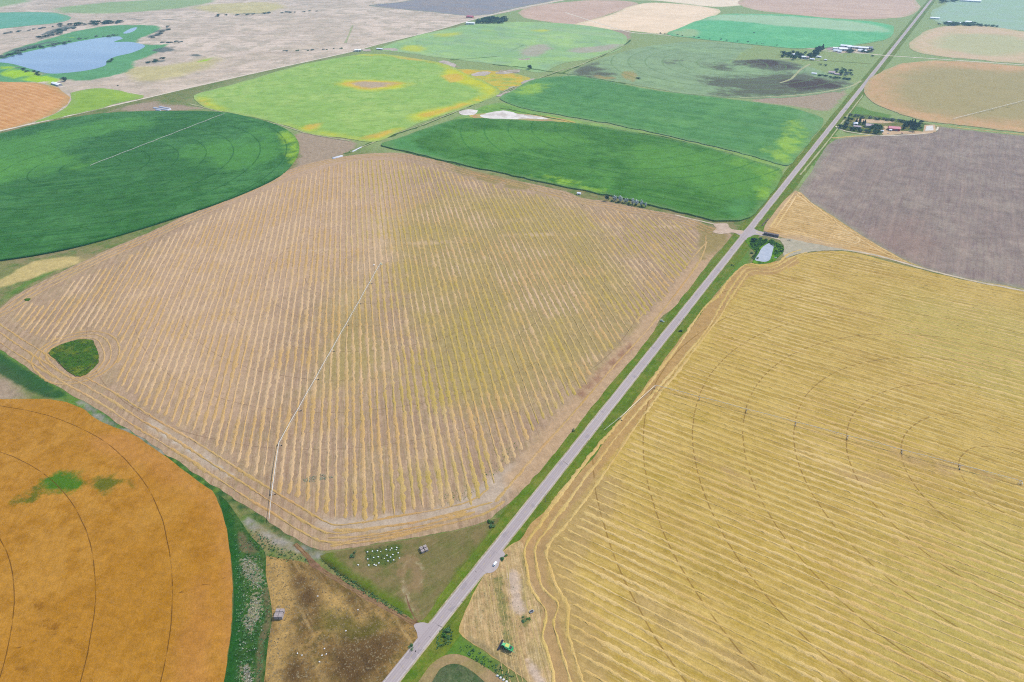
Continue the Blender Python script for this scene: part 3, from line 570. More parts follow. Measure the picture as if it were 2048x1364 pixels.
sheet('golden_stubble_field', RIGHT, .14, STUB2, step=10, dens=18, jit=.5,
    paints=[[[(1000, 1104), (1040, 1078), (1085, 1060), (1070, 1110), (1090, 1180), (1110, 1240), (1100, 1300), (1140, 1400), (1060, 1400), (985, 1312), (930, 1280), (915, 1255), (935, 1200)]],
            [('line', 13, [(1120, 1400), (1095, 1290), (1075, 1210), (1058, 1130), (1075, 1060), (1140, 975), (1230, 865), (1300, 772), (1370, 682), (1440, 600), (1485, 545), (1540, 540), (1585, 518)])],
            [('line', 20, [(1170, 1340), (1120, 1210), (1110, 1130), (1200, 970)]), ('line', 9, [(1290, 1210), (1500, 1340)])],
            [('line', 5, [(998, 1160), (1010, 1240), (1020, 1300)]), [(1042, 1238), (1060, 1232), (1066, 1242), (1050, 1250), (1044, 1262)], ('line', 3, [(900, 1278), (960, 1310), (1010, 1345)]), [(1535, 550), (1550, 546), (1560, 551), (1548, 556)]],
            [('line', 5, [(1030, 1160), (1032, 1190), (1036, 1215)]), ('line', 3, [(1060, 1330), (1080, 1364)])],
            [[(1850, 600), (2400, 700), (2400, 860), (2048, 800), (1900, 760), (1800, 660)], [(1750, 1180), (2048, 1060), (2200, 1364), (1800, 1364)]],
            [('line', 5, [(2040, 968), (1950, 950), (1860, 930), (1790, 905)]), ('line', 5, [(1330, 895), (1420, 925), (1500, 968)]), [(1600, 900), (1700, 940), (1800, 960), (1700, 960)]]])
_a = G(990, 1180); _b = G(1018, 1364); CA = math.degrees(math.atan2(*(_b-_a)[::-1]))
CORN = ground_mat('pale_stubble', C(200, 172, 130, 450), C(188, 160, 122, 450), C(176, 158, 112, 450), s1=.02, s2=.1, grain=.36, gscale=.9,
    streak=[(CA, C(160, 140, 96, 450), .8, .5), (CA, C(222, 200, 160, 450), .7, .9), (CA, C(120, 124, 78, 450), .4, .3)],
    paints=[(C(128, 132, 84, 450), 2, 8, .2, .75), (C(206, 188, 176, 450), 3, 6, .1, .85), (C(150, 140, 110, 450), 3, 7, .15, .7)])
sheet('stubble_field', [(1000, 1112), (1040, 1082), (1050, 1110), (1056, 1150), (1076, 1190), (1086, 1215), (1082, 1262), (1094, 1310), (1110, 1364), (1114, 1410), (1080, 1392), (1045, 1354), (1000, 1322), (958, 1294), (930, 1274), (926, 1248), (940, 1208), (968, 1152)], .16, CORN, dens=8,
    paints=[[('line', 3, [(996, 1160), (1008, 1230), (1018, 1290)]), [(1040, 1236), (1058, 1230), (1062, 1246), (1048, 1254)]], [('line', 4, [(1026, 1150), (1032, 1190), (1036, 1220)]), ('line', 3, [(1060, 1330), (1080, 1364)])], [('line', 3, [(940, 1280), (990, 1315), (1040, 1352)])]])
STR2 = straw_mat('golden_straw', C(220, 194, 136, 500), C(210, 180, 120, 500), C(202, 180, 104, 500), green=.5)
B1 = [(1233, 1900), (1168, 1600), (1113, 1400), (1105, 1340), (1097, 1317), (1085, 1272), (1092, 1224), (1073, 1197), (1057, 1165), (1052, 1128), (1049, 1099), (1063, 1072), (1087, 1040), (1119, 992), (1203, 886), (1239, 844), (1281, 792), (1326, 731), (1358, 689), (1406, 618), (1435, 593), (1455, 563), (1482, 535), (1498, 528), (1527, 533), (1554, 527), (1578, 508), (1603, 500)]
B2 = [(1270, 1900), (1205, 1600), (1150, 1400), (1141, 1364), (1127, 1320), (1113, 1275), (1107, 1245), (1116, 1210), (1098, 1190), (1083, 1173), (1072, 1125), (1070, 1100), (1080, 1078), (1108, 1042), (1165, 963), (1213, 899), (1255, 847), (1300, 795), (1345, 744), (1381, 699), (1423, 644), (1447, 600), (1476, 556), (1496, 536), (1537, 538), (1558, 530), (1578, 518), (1615, 504)]
B3 = [(1298, 1900), (1233, 1600), (1178, 1400), (1166, 1364), (1148, 1310), (1134, 1262), (1134, 1210), (1110, 1170), (1098, 1130), (1092, 1104), (1104, 1080), (1130, 1052), (1187, 976), (1229, 915), (1261, 866), (1326, 779), (1352, 750), (1390, 699), (1439, 634), (1455, 604), (1484, 562), (1502, 542), (1537, 544), (1564, 537), (1587, 523), (1619, 508), (1700, 512), (1800, 536), (1950, 572), (2048, 590), (2300, 642)]
bl = [GA(catmull(b_, False, 8)) for b_ in (B1, B2, B3)]
INR = GA(catmull([(1186, 1400), (1160, 1330), (1140, 1262), (1142, 1205), (1116, 1165), (1104, 1128), (1100, 1106), (1112, 1084), (1138, 1056), (1196, 980), (1237, 919), (1269, 870), (1334, 783), (1398, 703), (1447, 638), (1463, 610), (1492, 568), (1508, 550), (1537, 549), (1570, 541), (1595, 527), (1625, 512), (1700, 515), (1800, 539), (1950, 575), (2048, 593), (2300, 645), (2700, 722), (3290, 1890), (1400, 1940), (1240, 1600)], True, 14))
rows2 = clip_lines(parallel(1, 8.4, -780, 500, (360, 402), wavy=3.0), INR)
ridges('straw_windrows', rows2, 2.6, .26, STR2, 'fine golden straw windrows running away from the highway in the large right field')
ridges('straw_windrows', bl, 2.7, .4, STR2, 'three long straw windrows winding along the highway side of the golden field', z=.21)
# faint stubble drills near the parked combine
dr = [GA(catmull([(975+10*i, 1130+6*abs(i-4)), (982+10*i, 1200), (996+11*i, 1290), (1016+13*i, 1400)], False, 8)) for i in range(9) if i not in (5, 6)]
ridges('straw_windrows', dr, .6, .06, straw_mat('faint_straw', C(212, 186, 140, 450), C(196, 170, 122, 450), C(180, 172, 104, 450)), 'thin broken straw lines on the pale corner around the green combine', z=.2)

# ---- triangle of stubble beyond the pond
TRI = [(1590, 381), (1602, 385), (1622, 405), (1660, 430), (1720, 470), (1780, 505), (1826, 530), (1800, 524), (1740, 511), (1690, 500), (1640, 494), (1600, 486), (1560, 474), (1526, 462), (1530, 452), (1552, 420), (1570, 398)]
STUB3 = ground_mat('tan_stubble', C(206, 176, 128, 950), C(212, 182, 132, 950), C(190, 160, 110, 950), s1=.008, s2=.04, grain=.18, gscale=.5, rows=[(-2, 8.0, C(164, 132, 88, 950), .95, 861.4, .0, -.2, .7)],
    paints=[(C(196, 172, 142, 900), 4, 6, .05, .8)])
sheet('stubble_field', TRI, .15, STUB3, dens=12, smooth=False, jit=.4, paints=[[('line', 8, [(1528, 458), (1560, 412), (1592, 382)]), [(1540, 474), (1600, 470), (1690, 494), (1780, 516), (1700, 502)]]])
TI = GA([(1594, 394), (1612, 405), (1700, 466), (1752, 500), (1700, 494), (1640, 487), (1560, 465), (1552, 458)])
STR3 = straw_mat('tan_straw', C(230, 204, 160, 950), C(226, 196, 148, 950), C(210, 186, 120, 950))
rows3 = clip_lines(parallel(-2, 8.0, -120, 260, (60, 860)), TI)
ridges('straw_windrows', rows3, 2.6, .3, STR3, 'short straw windrows filling the stubble triangle behind the pond')
bl3 = [GA(catmull(q, False, 6)) for q in ([(1540, 455), (1562, 422), (1588, 386)], [(1549, 457), (1572, 424), (1591, 392)], [(1596, 384), (1640, 420), (1700, 460), (1780, 507), (1815, 526)], [(1593, 388), (1640, 425), (1700, 466), (1760, 502), (1800, 521)],
       [(1690, 468), (1668, 470), (1665, 476), (1690, 482), (1716, 486), (1720, 480), (1690, 468)], [(1686, 472), (1674, 475), (1690, 479), (1706, 480), (1686, 472)])]
ridges('straw_windrows', bl3, 2.4, .3, STR3, 'border straw windrows around the stubble triangle', z=.21)

# ---- ripe orange grain circle, bottom left
crop('ripe_grain', [(-300, 790), (-60, 799), (0, 799), (70, 799), (110, 801), (145, 809), (180, 829), (205, 846), (220, 852), (262, 868), (310, 899), (360, 936), (400, 966), (425, 982), (433, 996), (448, 1040), (458, 1090), (464, 1150), (465, 1200), (462, 1260), (456, 1310), (448, 1364), (425, 1460), (370, 1650), (280, 1900), (-700, 1900), (-500, 1200)],
     .16, .8, (183, 134, 60), (192, 144, 70), (172, 124, 52), 550, grain=.24, gscale=.8, s1=.01, s2=.06, streak=[(-45, C(168, 120, 50, 550), .5, .5), (20, C(198, 148, 76, 550), .35, .3)], rings=(-402, -402, 54.4, 7, C(104, 76, 38, 550), .8, .5), step=9, jit=.3, kind='structure',
     paint=[([[(75, 975), (95, 955), (130, 945), (155, 948), (166, 962), (160, 980), (130, 986), (100, 984)]], (72, 124, 36), 5, 14, .09, .95),
            ([[(186, 962), (200, 953), (225, 956), (245, 965), (232, 980), (205, 988), (188, 980)], [(60, 985), (90, 970), (70, 1000), (20, 1010)], [(245, 962), (270, 962), (262, 972)]], (96, 112, 46), 4, 13, .1, .9),
            ([[(180, 880), (260, 868), (330, 915), (420, 985), (380, 1000), (300, 940), (220, 905)], ('line', 6, [(430, 990), (456, 1080), (464, 1180), (456, 1310)]), [(380, 1180), (420, 1170), (420, 1400), (340, 1400)]], (200, 146, 90), 12, 18, .03, .55),
            ([('line', 7, [(390, 1010), (408, 1100), (396, 1220), (380, 1350)]), [(250, 960), (330, 940), (380, 1000), (300, 1010)]], (172, 120, 52), 10, 26, .03, .35),
            ([('line', .45, [(-60, 1320), (0, 1308), (120, 1264), (300, 1206), (464, 1152)]), ('line', .4, [(-60, 1322), (0, 1311), (120, 1267), (300, 1209), (464, 1155)]), ('line', .5, [(-60, 838), (0, 836), (65, 826)]), ('line', .35, [(285, 1364), (300, 1350), (308, 1345)])], (96, 68, 32), .5, .3, .3, .85),
            ([[(60, 1200), (90, 1210), (80, 1225)], [(85, 1240), (125, 1250), (110, 1265)], [(130, 1280), (170, 1292), (160, 1300)], [(30, 1335), (60, 1340), (50, 1350)]], (140, 98, 44), 2, 5, .35, .8)])

# ---- pasture triangle and rough ground at the bottom
BROWN = ground_mat('dry_pasture_grass', C(166, 138, 90, 470), C(126, 104, 70, 470), C(112, 102, 64, 470), s1=.03, s2=.16, grain=.36, streak=[(60, C(92, 78, 60, 470), .7, .12), (-20, C(190, 164, 118, 470), .6, .2)], gscale=.9, bumpd=.4, k1=(.44, .6),
    paints=[(C(190, 160, 106, 470), 6, 10, .06, .85), (C(100, 82, 62, 470), 8, 16, .05, .85), (C(96, 100, 52, 470), 6, 14, .06, .7)])
sheet('dry_pasture', [(528, 1114), (560, 1117), (605, 1124), (632, 1138), (680, 1166), (730, 1196), (790, 1229), (835, 1254), (838, 1268), (834, 1282), (812, 1310), (790, 1335), (766, 1368), (700, 1470), (560, 1680), (440, 1900), (400, 1900), (460, 1650), (510, 1450), (526, 1364), (532, 1300), (542, 1250), (540, 1200), (530, 1150)], .14, BROWN, dens=14,
    paints=[[[(530, 1120), (560, 1120), (590, 1160), (580, 1230), (570, 1364), (530, 1364), (545, 1240)], [(600, 1150), (680, 1190), (700, 1230), (640, 1220)], [(700, 1240), (760, 1250), (740, 1280), (690, 1290)]],
            [[(660, 1300), (720, 1250), (800, 1270), (790, 1310), (740, 1364), (680, 1364)], [(590, 1150), (620, 1150), (640, 1220), (600, 1210)], [(560, 1330), (600, 1320), (610, 1364), (570, 1364)]],
            [[(640, 1220), (720, 1240), (790, 1250), (720, 1280), (650, 1260)]]])
HAY = ground_mat('mown_grass', C(126, 122, 84, 470), C(138, 126, 92, 470), C(112, 118, 72, 470), s1=.015, s2=.08, grain=.22, gscale=.8, streak=[(70, C(150, 138, 102, 470), .6, .35)],
    paints=[(C(158, 134, 106, 470), 3, 12, .08, .65), (C(88, 110, 60, 470), 3, 8, .12, .85), (C(178, 170, 140, 470), 1.5, 5, .15, .8), (C(96, 124, 48, 470), 4, 7, .06, .9), (C(64, 74, 44, 470), 4, 6, .08, .85)])
sheet('mown_grass', [(640, 1112), (656, 1106), (700, 1099), (790, 1084), (860, 1072), (930, 1058), (975, 1045), (1000, 1035), (985, 1060), (960, 1090), (920, 1140), (880, 1192), (862, 1220), (845, 1240), (826, 1238), (800, 1220), (740, 1186), (690, 1156), (655, 1130)], .14, HAY, dens=9,
    paints=[[[(788, 1116), (812, 1112), (836, 1120), (850, 1150), (836, 1180), (818, 1178), (826, 1150), (806, 1128)], ('line', 3, [(800, 1130), (804, 1160), (815, 1195), (832, 1236)])],
            [[(732, 1100), (760, 1094), (800, 1090), (802, 1106), (796, 1122), (770, 1132), (735, 1132), (730, 1116)], [(698, 1112), (714, 1110), (716, 1117), (700, 1118)], [(708, 1130), (722, 1126), (722, 1136)]],
            [('line', .5, [(806, 1134), (812, 1124), (830, 1122), (845, 1134), (848, 1150), (842, 1166)]), ('line', 1.2, [(803, 1160), (812, 1190), (826, 1232)])],
            [('line', 4, [(655, 1112), (700, 1150), (740, 1176), (790, 1208), (816, 1232)]), ('line', 3, [(990, 1058), (930, 1135), (880, 1200)])],
            [('line', 3, [(645, 1122), (690, 1158), (740, 1190)])]])
GREENW = ground_mat('weedy_strip', C(64, 104, 58, 500), C(86, 116, 68, 500), C(48, 88, 48, 500), s1=.03, s2=.2, grain=.4, gscale=.7, bumpd=.5,
    paints=[(C(160, 156, 130, 480), .8, 16, .35, .8), (C(120, 112, 88, 480), 2, 4, .1, .85), (C(44, 98, 52, 480), 3, 4, .1, .8)])
sheet('weedy_strip', [(438, 990), (452, 1000), (480, 1040), (500, 1070), (530, 1105), (532, 1150), (542, 1205), (544, 1240), (536, 1290), (528, 1364), (512, 1450), (462, 1650), (402, 1900), (282, 1900), (372, 1650), (427, 1458), (448, 1364), (458, 1300), (466, 1240), (467, 1160), (460, 1100), (450, 1045)], .15, GREENW, dens=8,
    paints=[[[(482, 1118), (500, 1115), (516, 1135), (524, 1165), (520, 1180), (500, 1160), (486, 1145)], [(505, 1190), (520, 1195), (522, 1215), (516, 1245), (500, 1262), (488, 1245), (498, 1215)], [(486, 1335), (498, 1330), (506, 1364), (486, 1390)]],
            [('line', 2, [(530, 1180), (536, 1220), (534, 1250), (522, 1290), (518, 1364), (516, 1400)]), [(478, 1060), (500, 1085), (520, 1110), (480, 1100)]],
            [('line', 4, [(442, 1000), (460, 1060), (470, 1130), (473, 1220), (466, 1300), (452, 1400)])]])
# corner field at the bottom edge
crop('headland_ring', [(600, 1700), (780, 1450), (846, 1350), (866, 1326), (890, 1311), (918, 1309), (950, 1322), (985, 1344), (1016, 1372), (1085, 1470), (1240, 1750)], .15, 0, (172, 150, 118), (180, 158, 128), (150, 142, 96), 450, grain=.24, gscale=.8)
crop('young_crop', [(640, 1700), (800, 1480), (868, 1358), (884, 1336), (906, 1328), (930, 1334), (960, 1356), (985, 1384), (1050, 1480), (1200, 1750)], .17, .3, (96, 112, 84), (110, 120, 92), (70, 98, 66), 450, grain=.4, gscale=.9, s2=.2)

# ================================================================== ROADS
ASPH = NB('asphalt')
xx, yy, zz = ASPH.sep(ASPH.pos)
ac = C(184, 176, 184, 600)
col = ASPH.mix(ASPH.ramp(ASPH.noise(.02, 4, .6, vec=ASPH.rot(90, .25, 3.0)), .35, .7), ac, C(194, 187, 192, 600))
lane = ASPH.math('ABSOLUTE', ASPH.math('SUBTRACT', ASPH.math('ABSOLUTE', ASPH.math('ADD', xx, 2.8)), 1.85))
lane = ASPH.math('ABSOLUTE', ASPH.math('SUBTRACT', lane, .8))
col = ASPH.mix(ASPH.math('MULTIPLY', ASPH.math('SUBTRACT', 1.0, ASPH.ramp(lane, .15, .5)), .35), col, C(158, 150, 160, 600))
crk = ASPH.math('SUBTRACT', 1.0, ASPH.ramp(ASPH.math('ABSOLUTE', ASPH.math('SUBTRACT', ASPH.math('FRACT', ASPH.math('ADD', ASPH.math('DIVIDE', yy, 19.0), ASPH.math('MULTIPLY', ASPH.noise(.05, 2), .4))), .5)), .004, .012))
col = ASPH.mix(ASPH.math('MULTIPLY', crk, .3), col, C(120, 114, 122, 600))
gn = ASPH.noise(1.6, 4, .7); gm = ASPH.math('ADD', .86, ASPH.math('MULTIPLY', gn, .28)); cc = ASPH.n('ShaderNodeCombineXYZ'); [ASPH.l(gm, cc.inputs[i]) for i in range(3)]
ASPHM = ASPH.done(ASPH.mix(1.0, col, cc.outputs[0], 'MULTIPLY'), .85)
SHOUL = ground_mat('gravel_shoulder', C(190, 180, 160, 700), C(160, 154, 120, 700), C(204, 194, 176, 700), s1=.05, s2=.3, grain=.2)
VERGE = ground_mat('verge_grass', C(110, 134, 62, 600), C(94, 130, 56, 600), C(130, 138, 72, 600), s1=.012, s2=.09, grain=.28, gscale=.7, streak=[(90, C(84, 108, 48, 600), .5, .3), (90, C(140, 146, 84, 600), .35, .5)], bumpd=.4)
def xstrip(name, xl, xr, z, mat, y0=-1400, y1=7000, jl=0.0, jr=0.0, label=None, st=20.0):
    y = np.arange(y0, y1+.1, st); n = len(y)
    jlv = np.convolve(rng.normal(size=n+4), np.ones(5)/5, 'valid')*jl*2; jrv = np.convolve(rng.normal(size=n+4), np.ones(5)/5, 'valid')*jr*2
    V = [(xl+jlv[i], y[i], z) for i in range(n)]+[(xr+jrv[i], y[i], z) for i in range(n)]
    F = [(i, n+i, n+i+1, i+1) for i in range(n-1)]
    return tag(mesh_obj(name, V, F, mat), label, None, None, 'structure')
xstrip('verge', -19, -8, .17, VERGE, jl=.6, st=10)
xstrip('verge', 2.4, 17, .17, VERGE, jr=.5, st=10)
xstrip('road_shoulder', -8.5, 3.0, .19, SHOUL, jl=.12, jr=.12, st=5)
xstrip('highway', -7.5, 2.0, .24, ASPHM, jl=.05, jr=.05, st=10)
WPAINT = simple_mat('white_road_paint', C(226, 222, 220, 500), .7, .12, 2.0)
YPAINT = simple_mat('yellow_road_paint', C(206, 186, 120, 500), .7, .15, 2.0)
xstrip('edge_line', -6.62, -6.42, .252, WPAINT, st=40)
xstrip('edge_line', .92, 1.12, .252, WPAINT, st=40)
V = []; F = []
for k in range(330):
    y0 = -60+k*9.0; b = len(V); V += [(-2.88, y0, .252), (-2.72, y0, .252), (-2.72, y0+3, .252), (-2.88, y0+3, .252)]; F.append((b, b+1, b+2, b+3))
tag(mesh_obj('centre_line', V, F, YPAINT), None, None, None, 'structure')
# expansion joints and the paved approach aprons
TARP = simple_mat('asphalt_patch', C(168, 161, 170, 600), .85, .12)
TAR = simple_mat('tar_seal', C(96, 92, 98, 500), .8, .1)
sheet('paved_apron', [(828, 1250), (845, 1245), (862, 1247), (880, 1232), (870, 1262), (850, 1280), (838, 1288), (834, 1266)], .245, ASPHM, dens=0, step=4)
sheet('paved_apron', [(1010, 1110), (1000, 1122), (996, 1135), (985, 1145), (970, 1148), (955, 1160), (950, 1150), (990, 1106), (1002, 1100)], .245, ASPHM, dens=0, step=3)
sheet('paved_apron', [(1462, 462), (1484, 463), (1500, 452), (1512, 460), (1530, 466), (1526, 472), (1508, 470), (1490, 480), (1478, 470)], .245, ASPHM, dens=0, step=3)
for a, b_ in (((866, 1246), (885, 1255)), ((838, 1262), (862, 1275)), ((950, 1142), (962, 1152)), ((1126, 922), (1136, 930))):
    ribbon('tar_joint', [a, b_], .35, .258, TAR, step=4)
for k in range(26):
    y_ = -30+k*k*2.6+random.uniform(0, 20); x_ = -7.4 if k % 2 else -2.8
    V = [(x_, y_, .2465), (x_+4.4, y_, .2465), (x_+4.4, y_+random.uniform(1, 9), .2465), (x_, y_+random.uniform(1, 9), .2465)]
    tag(mesh_obj('road_patch', V, [(0, 1, 2, 3)], TARP), None, None, None, 'structure')
GRAV = ground_mat('gravel', C(226, 220, 210, 1600), C(232, 226, 214, 1600), C(212, 206, 196, 1600), s1=.01, s2=.1, grain=.12, gscale=.4)
ribbon('gravel_road', [(-400, 348), (-100, 284), (0, 262), (140, 231), (280, 199), (420, 166), (560, 135), (700, 104), (760, 88), (870, 61), (958, 36), (1040, 16), (1130, 0), (1250, -25)], 8.5, .3, GRAV, jit=.4)
ribbon('gravel_road', [(1130, 25), (1250, 62), (1307, 68), (1400, 77), (1500, 88), (1629, 98), (1700, 104), (1771, 111), (1860, 117), (2048, 130), (2300, 146)], 8, .3, GRAV, jit=.4)
ribbon('gravel_road', [(1640, 122), (1600, 118), (1560, 118)], 5, .3, GRAV, jit=.4)
GRV2 = ground_mat('pale_gravel', C(206, 194, 176, 850), C(216, 204, 188, 850), C(188, 180, 164, 850), s1=.02, s2=.1, grain=.14, gscale=.6)
ribbon('farm_lane', [(1512, 464), (1530, 471), (1556, 478), (1600, 490), (1640, 496), (1680, 499), (1740, 508), (1800, 524), (1860, 541), (1950, 563), (2048, 582), (2300, 633)], 4.6, .32, GRV2, jit=.3)
sheet('gravel_yard', [(1560, 478), (1580, 478), (1620, 486), (1660, 494), (1690, 500), (1640, 502), (1600, 507), (1572, 516), (1566, 506), (1568, 494)], .3, ground_mat('grey_gravel', C(182, 178, 162, 850), C(174, 172, 158, 850), C(194, 186, 170, 850), s1=.03, s2=.12, grain=.16), dens=0, step=4, jit=.5)
sheet('gravel_yard', [(1426, 448), (1452, 447), (1462, 458), (1488, 462), (1484, 468), (1462, 466), (1440, 468), (1424, 464), (1432, 456)], .3, ground_mat('soil_yard', C(204, 184, 170, 850), C(196, 178, 164, 850), C(212, 194, 180, 850), s1=.03, s2=.12, grain=.14), dens=0, step=4, jit=.5)
ribbon('farm_lane', [(1484, 464), (1455, 458), (1436, 450), (1400, 442), (1350, 430)], 3.5, .31, GRV2, jit=.3)
# reddish two-rut track
RUT = ground_mat('red_soil', C(138, 108, 90, 480), C(152, 122, 104, 480), C(112, 96, 70, 480), s1=.03, s2=.2, grain=.28)
MUD = ground_mat('track_verge', C(150, 126, 96, 480), C(128, 116, 80, 480), C(160, 132, 104, 480), s1=.03, s2=.2, grain=.25)
tr = GA(catmull([(590, 1088), (612, 1110), (632, 1132), (680, 1163), (730, 1193), (790, 1226), (838, 1252)], False, 6))
ribbon('dirt_track', None, 3.6, .2, MUD, ground=tr, jit=.4)
tt = np.gradient(tr, axis=0); tt /= np.linalg.norm(tt, axis=1)[:, None]; tn = np.c_[-tt[:, 1], tt[:, 0]]
for s_ in (-1, 1): ribbon('wheel_rut', None, .75, .215, RUT, ground=tr+tn*s_*.95, jit=.12)
ribbon('wheel_rut', [(812, 1190), (820, 1215), (836, 1250)], .9, .215, RUT, jit=.3)
sheet('bare_soil', [(612, 1120), (622, 1116), (638, 1130), (646, 1142), (632, 1138), (618, 1130)], .18, RUT, dens=0, step=4, jit=.5)

# ---- farm pond
POND = NB('pond_water'); POND.b.inputs['Specular IOR Level'].default_value = .5
PONDM = POND.done(POND.mix(POND.ramp(POND.noise(.15, 3), .4, .6), C(172, 182, 200, 800), C(186, 194, 210, 800)), .25, bump=POND.noise(1.2, 3), bumpd=.03)
BANK = ground_mat('pond_bank', C(92, 140, 46, 800), C(120, 168, 50, 800), C(48, 96, 52, 800), s1=.04, s2=.12, grain=.3, gscale=.6, bumpd=.8)
sheet('pond_bank', [(1500, 474), (1520, 477), (1550, 484), (1565, 491), (1568, 503), (1555, 514), (1540, 527), (1515, 528), (1503, 524), (1512, 510), (1500, 494), (1492, 484)], .2, BANK, thick=.2, dens=7, step=4, jit=.6, kind='structure')
sheet('pond_water', [(1538, 487), (1547, 491), (1545, 503), (1540, 519), (1531, 524), (1520, 523), (1510, 520), (1517, 508), (1524, 496)], .46, PONDM, dens=0, step=3)
# ================================================================== THINGS
def empty(name, loc, rz=0.0, label=None, cat=None, group=None):
    o = bpy.data.objects.new(name, None); link(o); o.location = loc; o.rotation_euler = (0, 0, rz); o.empty_display_size = 1
    return tag(o, label, cat, group)
class MB:
    def __init__(s): s.V = []; s.F = []
    def add(s, V, F):
        b = len(s.V); s.V += [tuple(v) for v in V]; s.F += [tuple(b+i for i in f) for f in F]; return s
    def box(s, x0, x1, y0, y1, z0, z1, t=0.0, tx=None):
        "box, its top shrunk by t (tx) metres each side"
        tx = t if tx is None else tx
        V = [(x0, y0, z0), (x1, y0, z0), (x1, y1, z0), (x0, y1, z0), (x0+tx, y0+t, z1), (x1-tx, y0+t, z1), (x1-tx, y1-t, z1), (x0+tx, y1-t, z1)]
        return s.add(V, [(3, 2, 1, 0), (4, 5, 6, 7), (0, 1, 5, 4), (1, 2, 6, 5), (2, 3, 7, 6), (3, 0, 4, 7)])
    def bar(s, a, b, r, n=5, r2=None):
        a = Vector(a); b = Vector(b); d = (b-a).normalized(); u = d.orthogonal().normalized(); v = d.cross(u); r2 = r if r2 is None else r2
        V = [a+(u*math.cos(2*math.pi*i/n)+v*math.sin(2*math.pi*i/n))*r for i in range(n)]+[b+(u*math.cos(2*math.pi*i/n)+v*math.sin(2*math.pi*i/n))*r2 for i in range(n)]
        F = [(i, (i+1) % n, n+(i+1) % n, n+i) for i in range(n)]+[tuple(range(n))[::-1], tuple(range(n, 2*n))]
        return s.add(V, F)
    def prism(s, prof, x0, x1, sh=0.0):
        "profile (y,z) extruded along x"
        n = len(prof); V = [(x0, y, z) for y, z in prof]+[(x1, y, z) for y, z in prof]
        F = [(i, (i+1) % n, n+(i+1) % n, n+i) for i in range(n)]+[tuple(range(n))[::-1], tuple(range(n, 2*n))]
        return s.add(V, F)
    def build(s, name, mat, parent=None, smooth=False, bevel=0.0):
        o = mesh_obj(name, s.V, s.F, mat, parent, smooth)
        if bevel:
            bm = bmesh.new(); bm.from_mesh(o.data); bmesh.ops.recalc_face_normals(bm, faces=bm.faces)
            bmesh.ops.bevel(bm, geom=list(bm.edges), offset=bevel, segments=1, affect='EDGES', clamp_overlap=True); bm.to_mesh(o.data); bm.free()
        return o
def copy_tree(o, parent=None):
    c = o.copy(); link(c); c.parent = parent
    for ch in list(o.children): copy_tree(ch, c)
    return c
def at(u, v, z=0.0):
    g = G(u, v); return (g[0], g[1], z)

GALV = simple_mat('galvanised_steel', C(226, 226, 224, 500), .45, .08, 1.0, .2, .5)
TYRE = simple_mat('tyre_rubber', (.03, .03, .03, 1), .9)
DARKM = simple_mat('dark_metal', (.04, .04, .045, 1), .6)
WHITE = simple_mat('white_paint', (.62, .62, .62, 1), .4, .05, 1.0, 0, .5)
GLASS = simple_mat('window_glass', (.03, .04, .05, 1), .1, .05, 1, 0, .8)
GREENP = simple_mat('green_paint', (.015, .27, .08, 1), .35, .12, .8, 0, .5)
GREENL = simple_mat('light_green_paint', (.1, .42, .17, 1), .35, .1, .8, 0, .5)
YELL = simple_mat('yellow_paint', (.5, .45, .04, 1), .4)

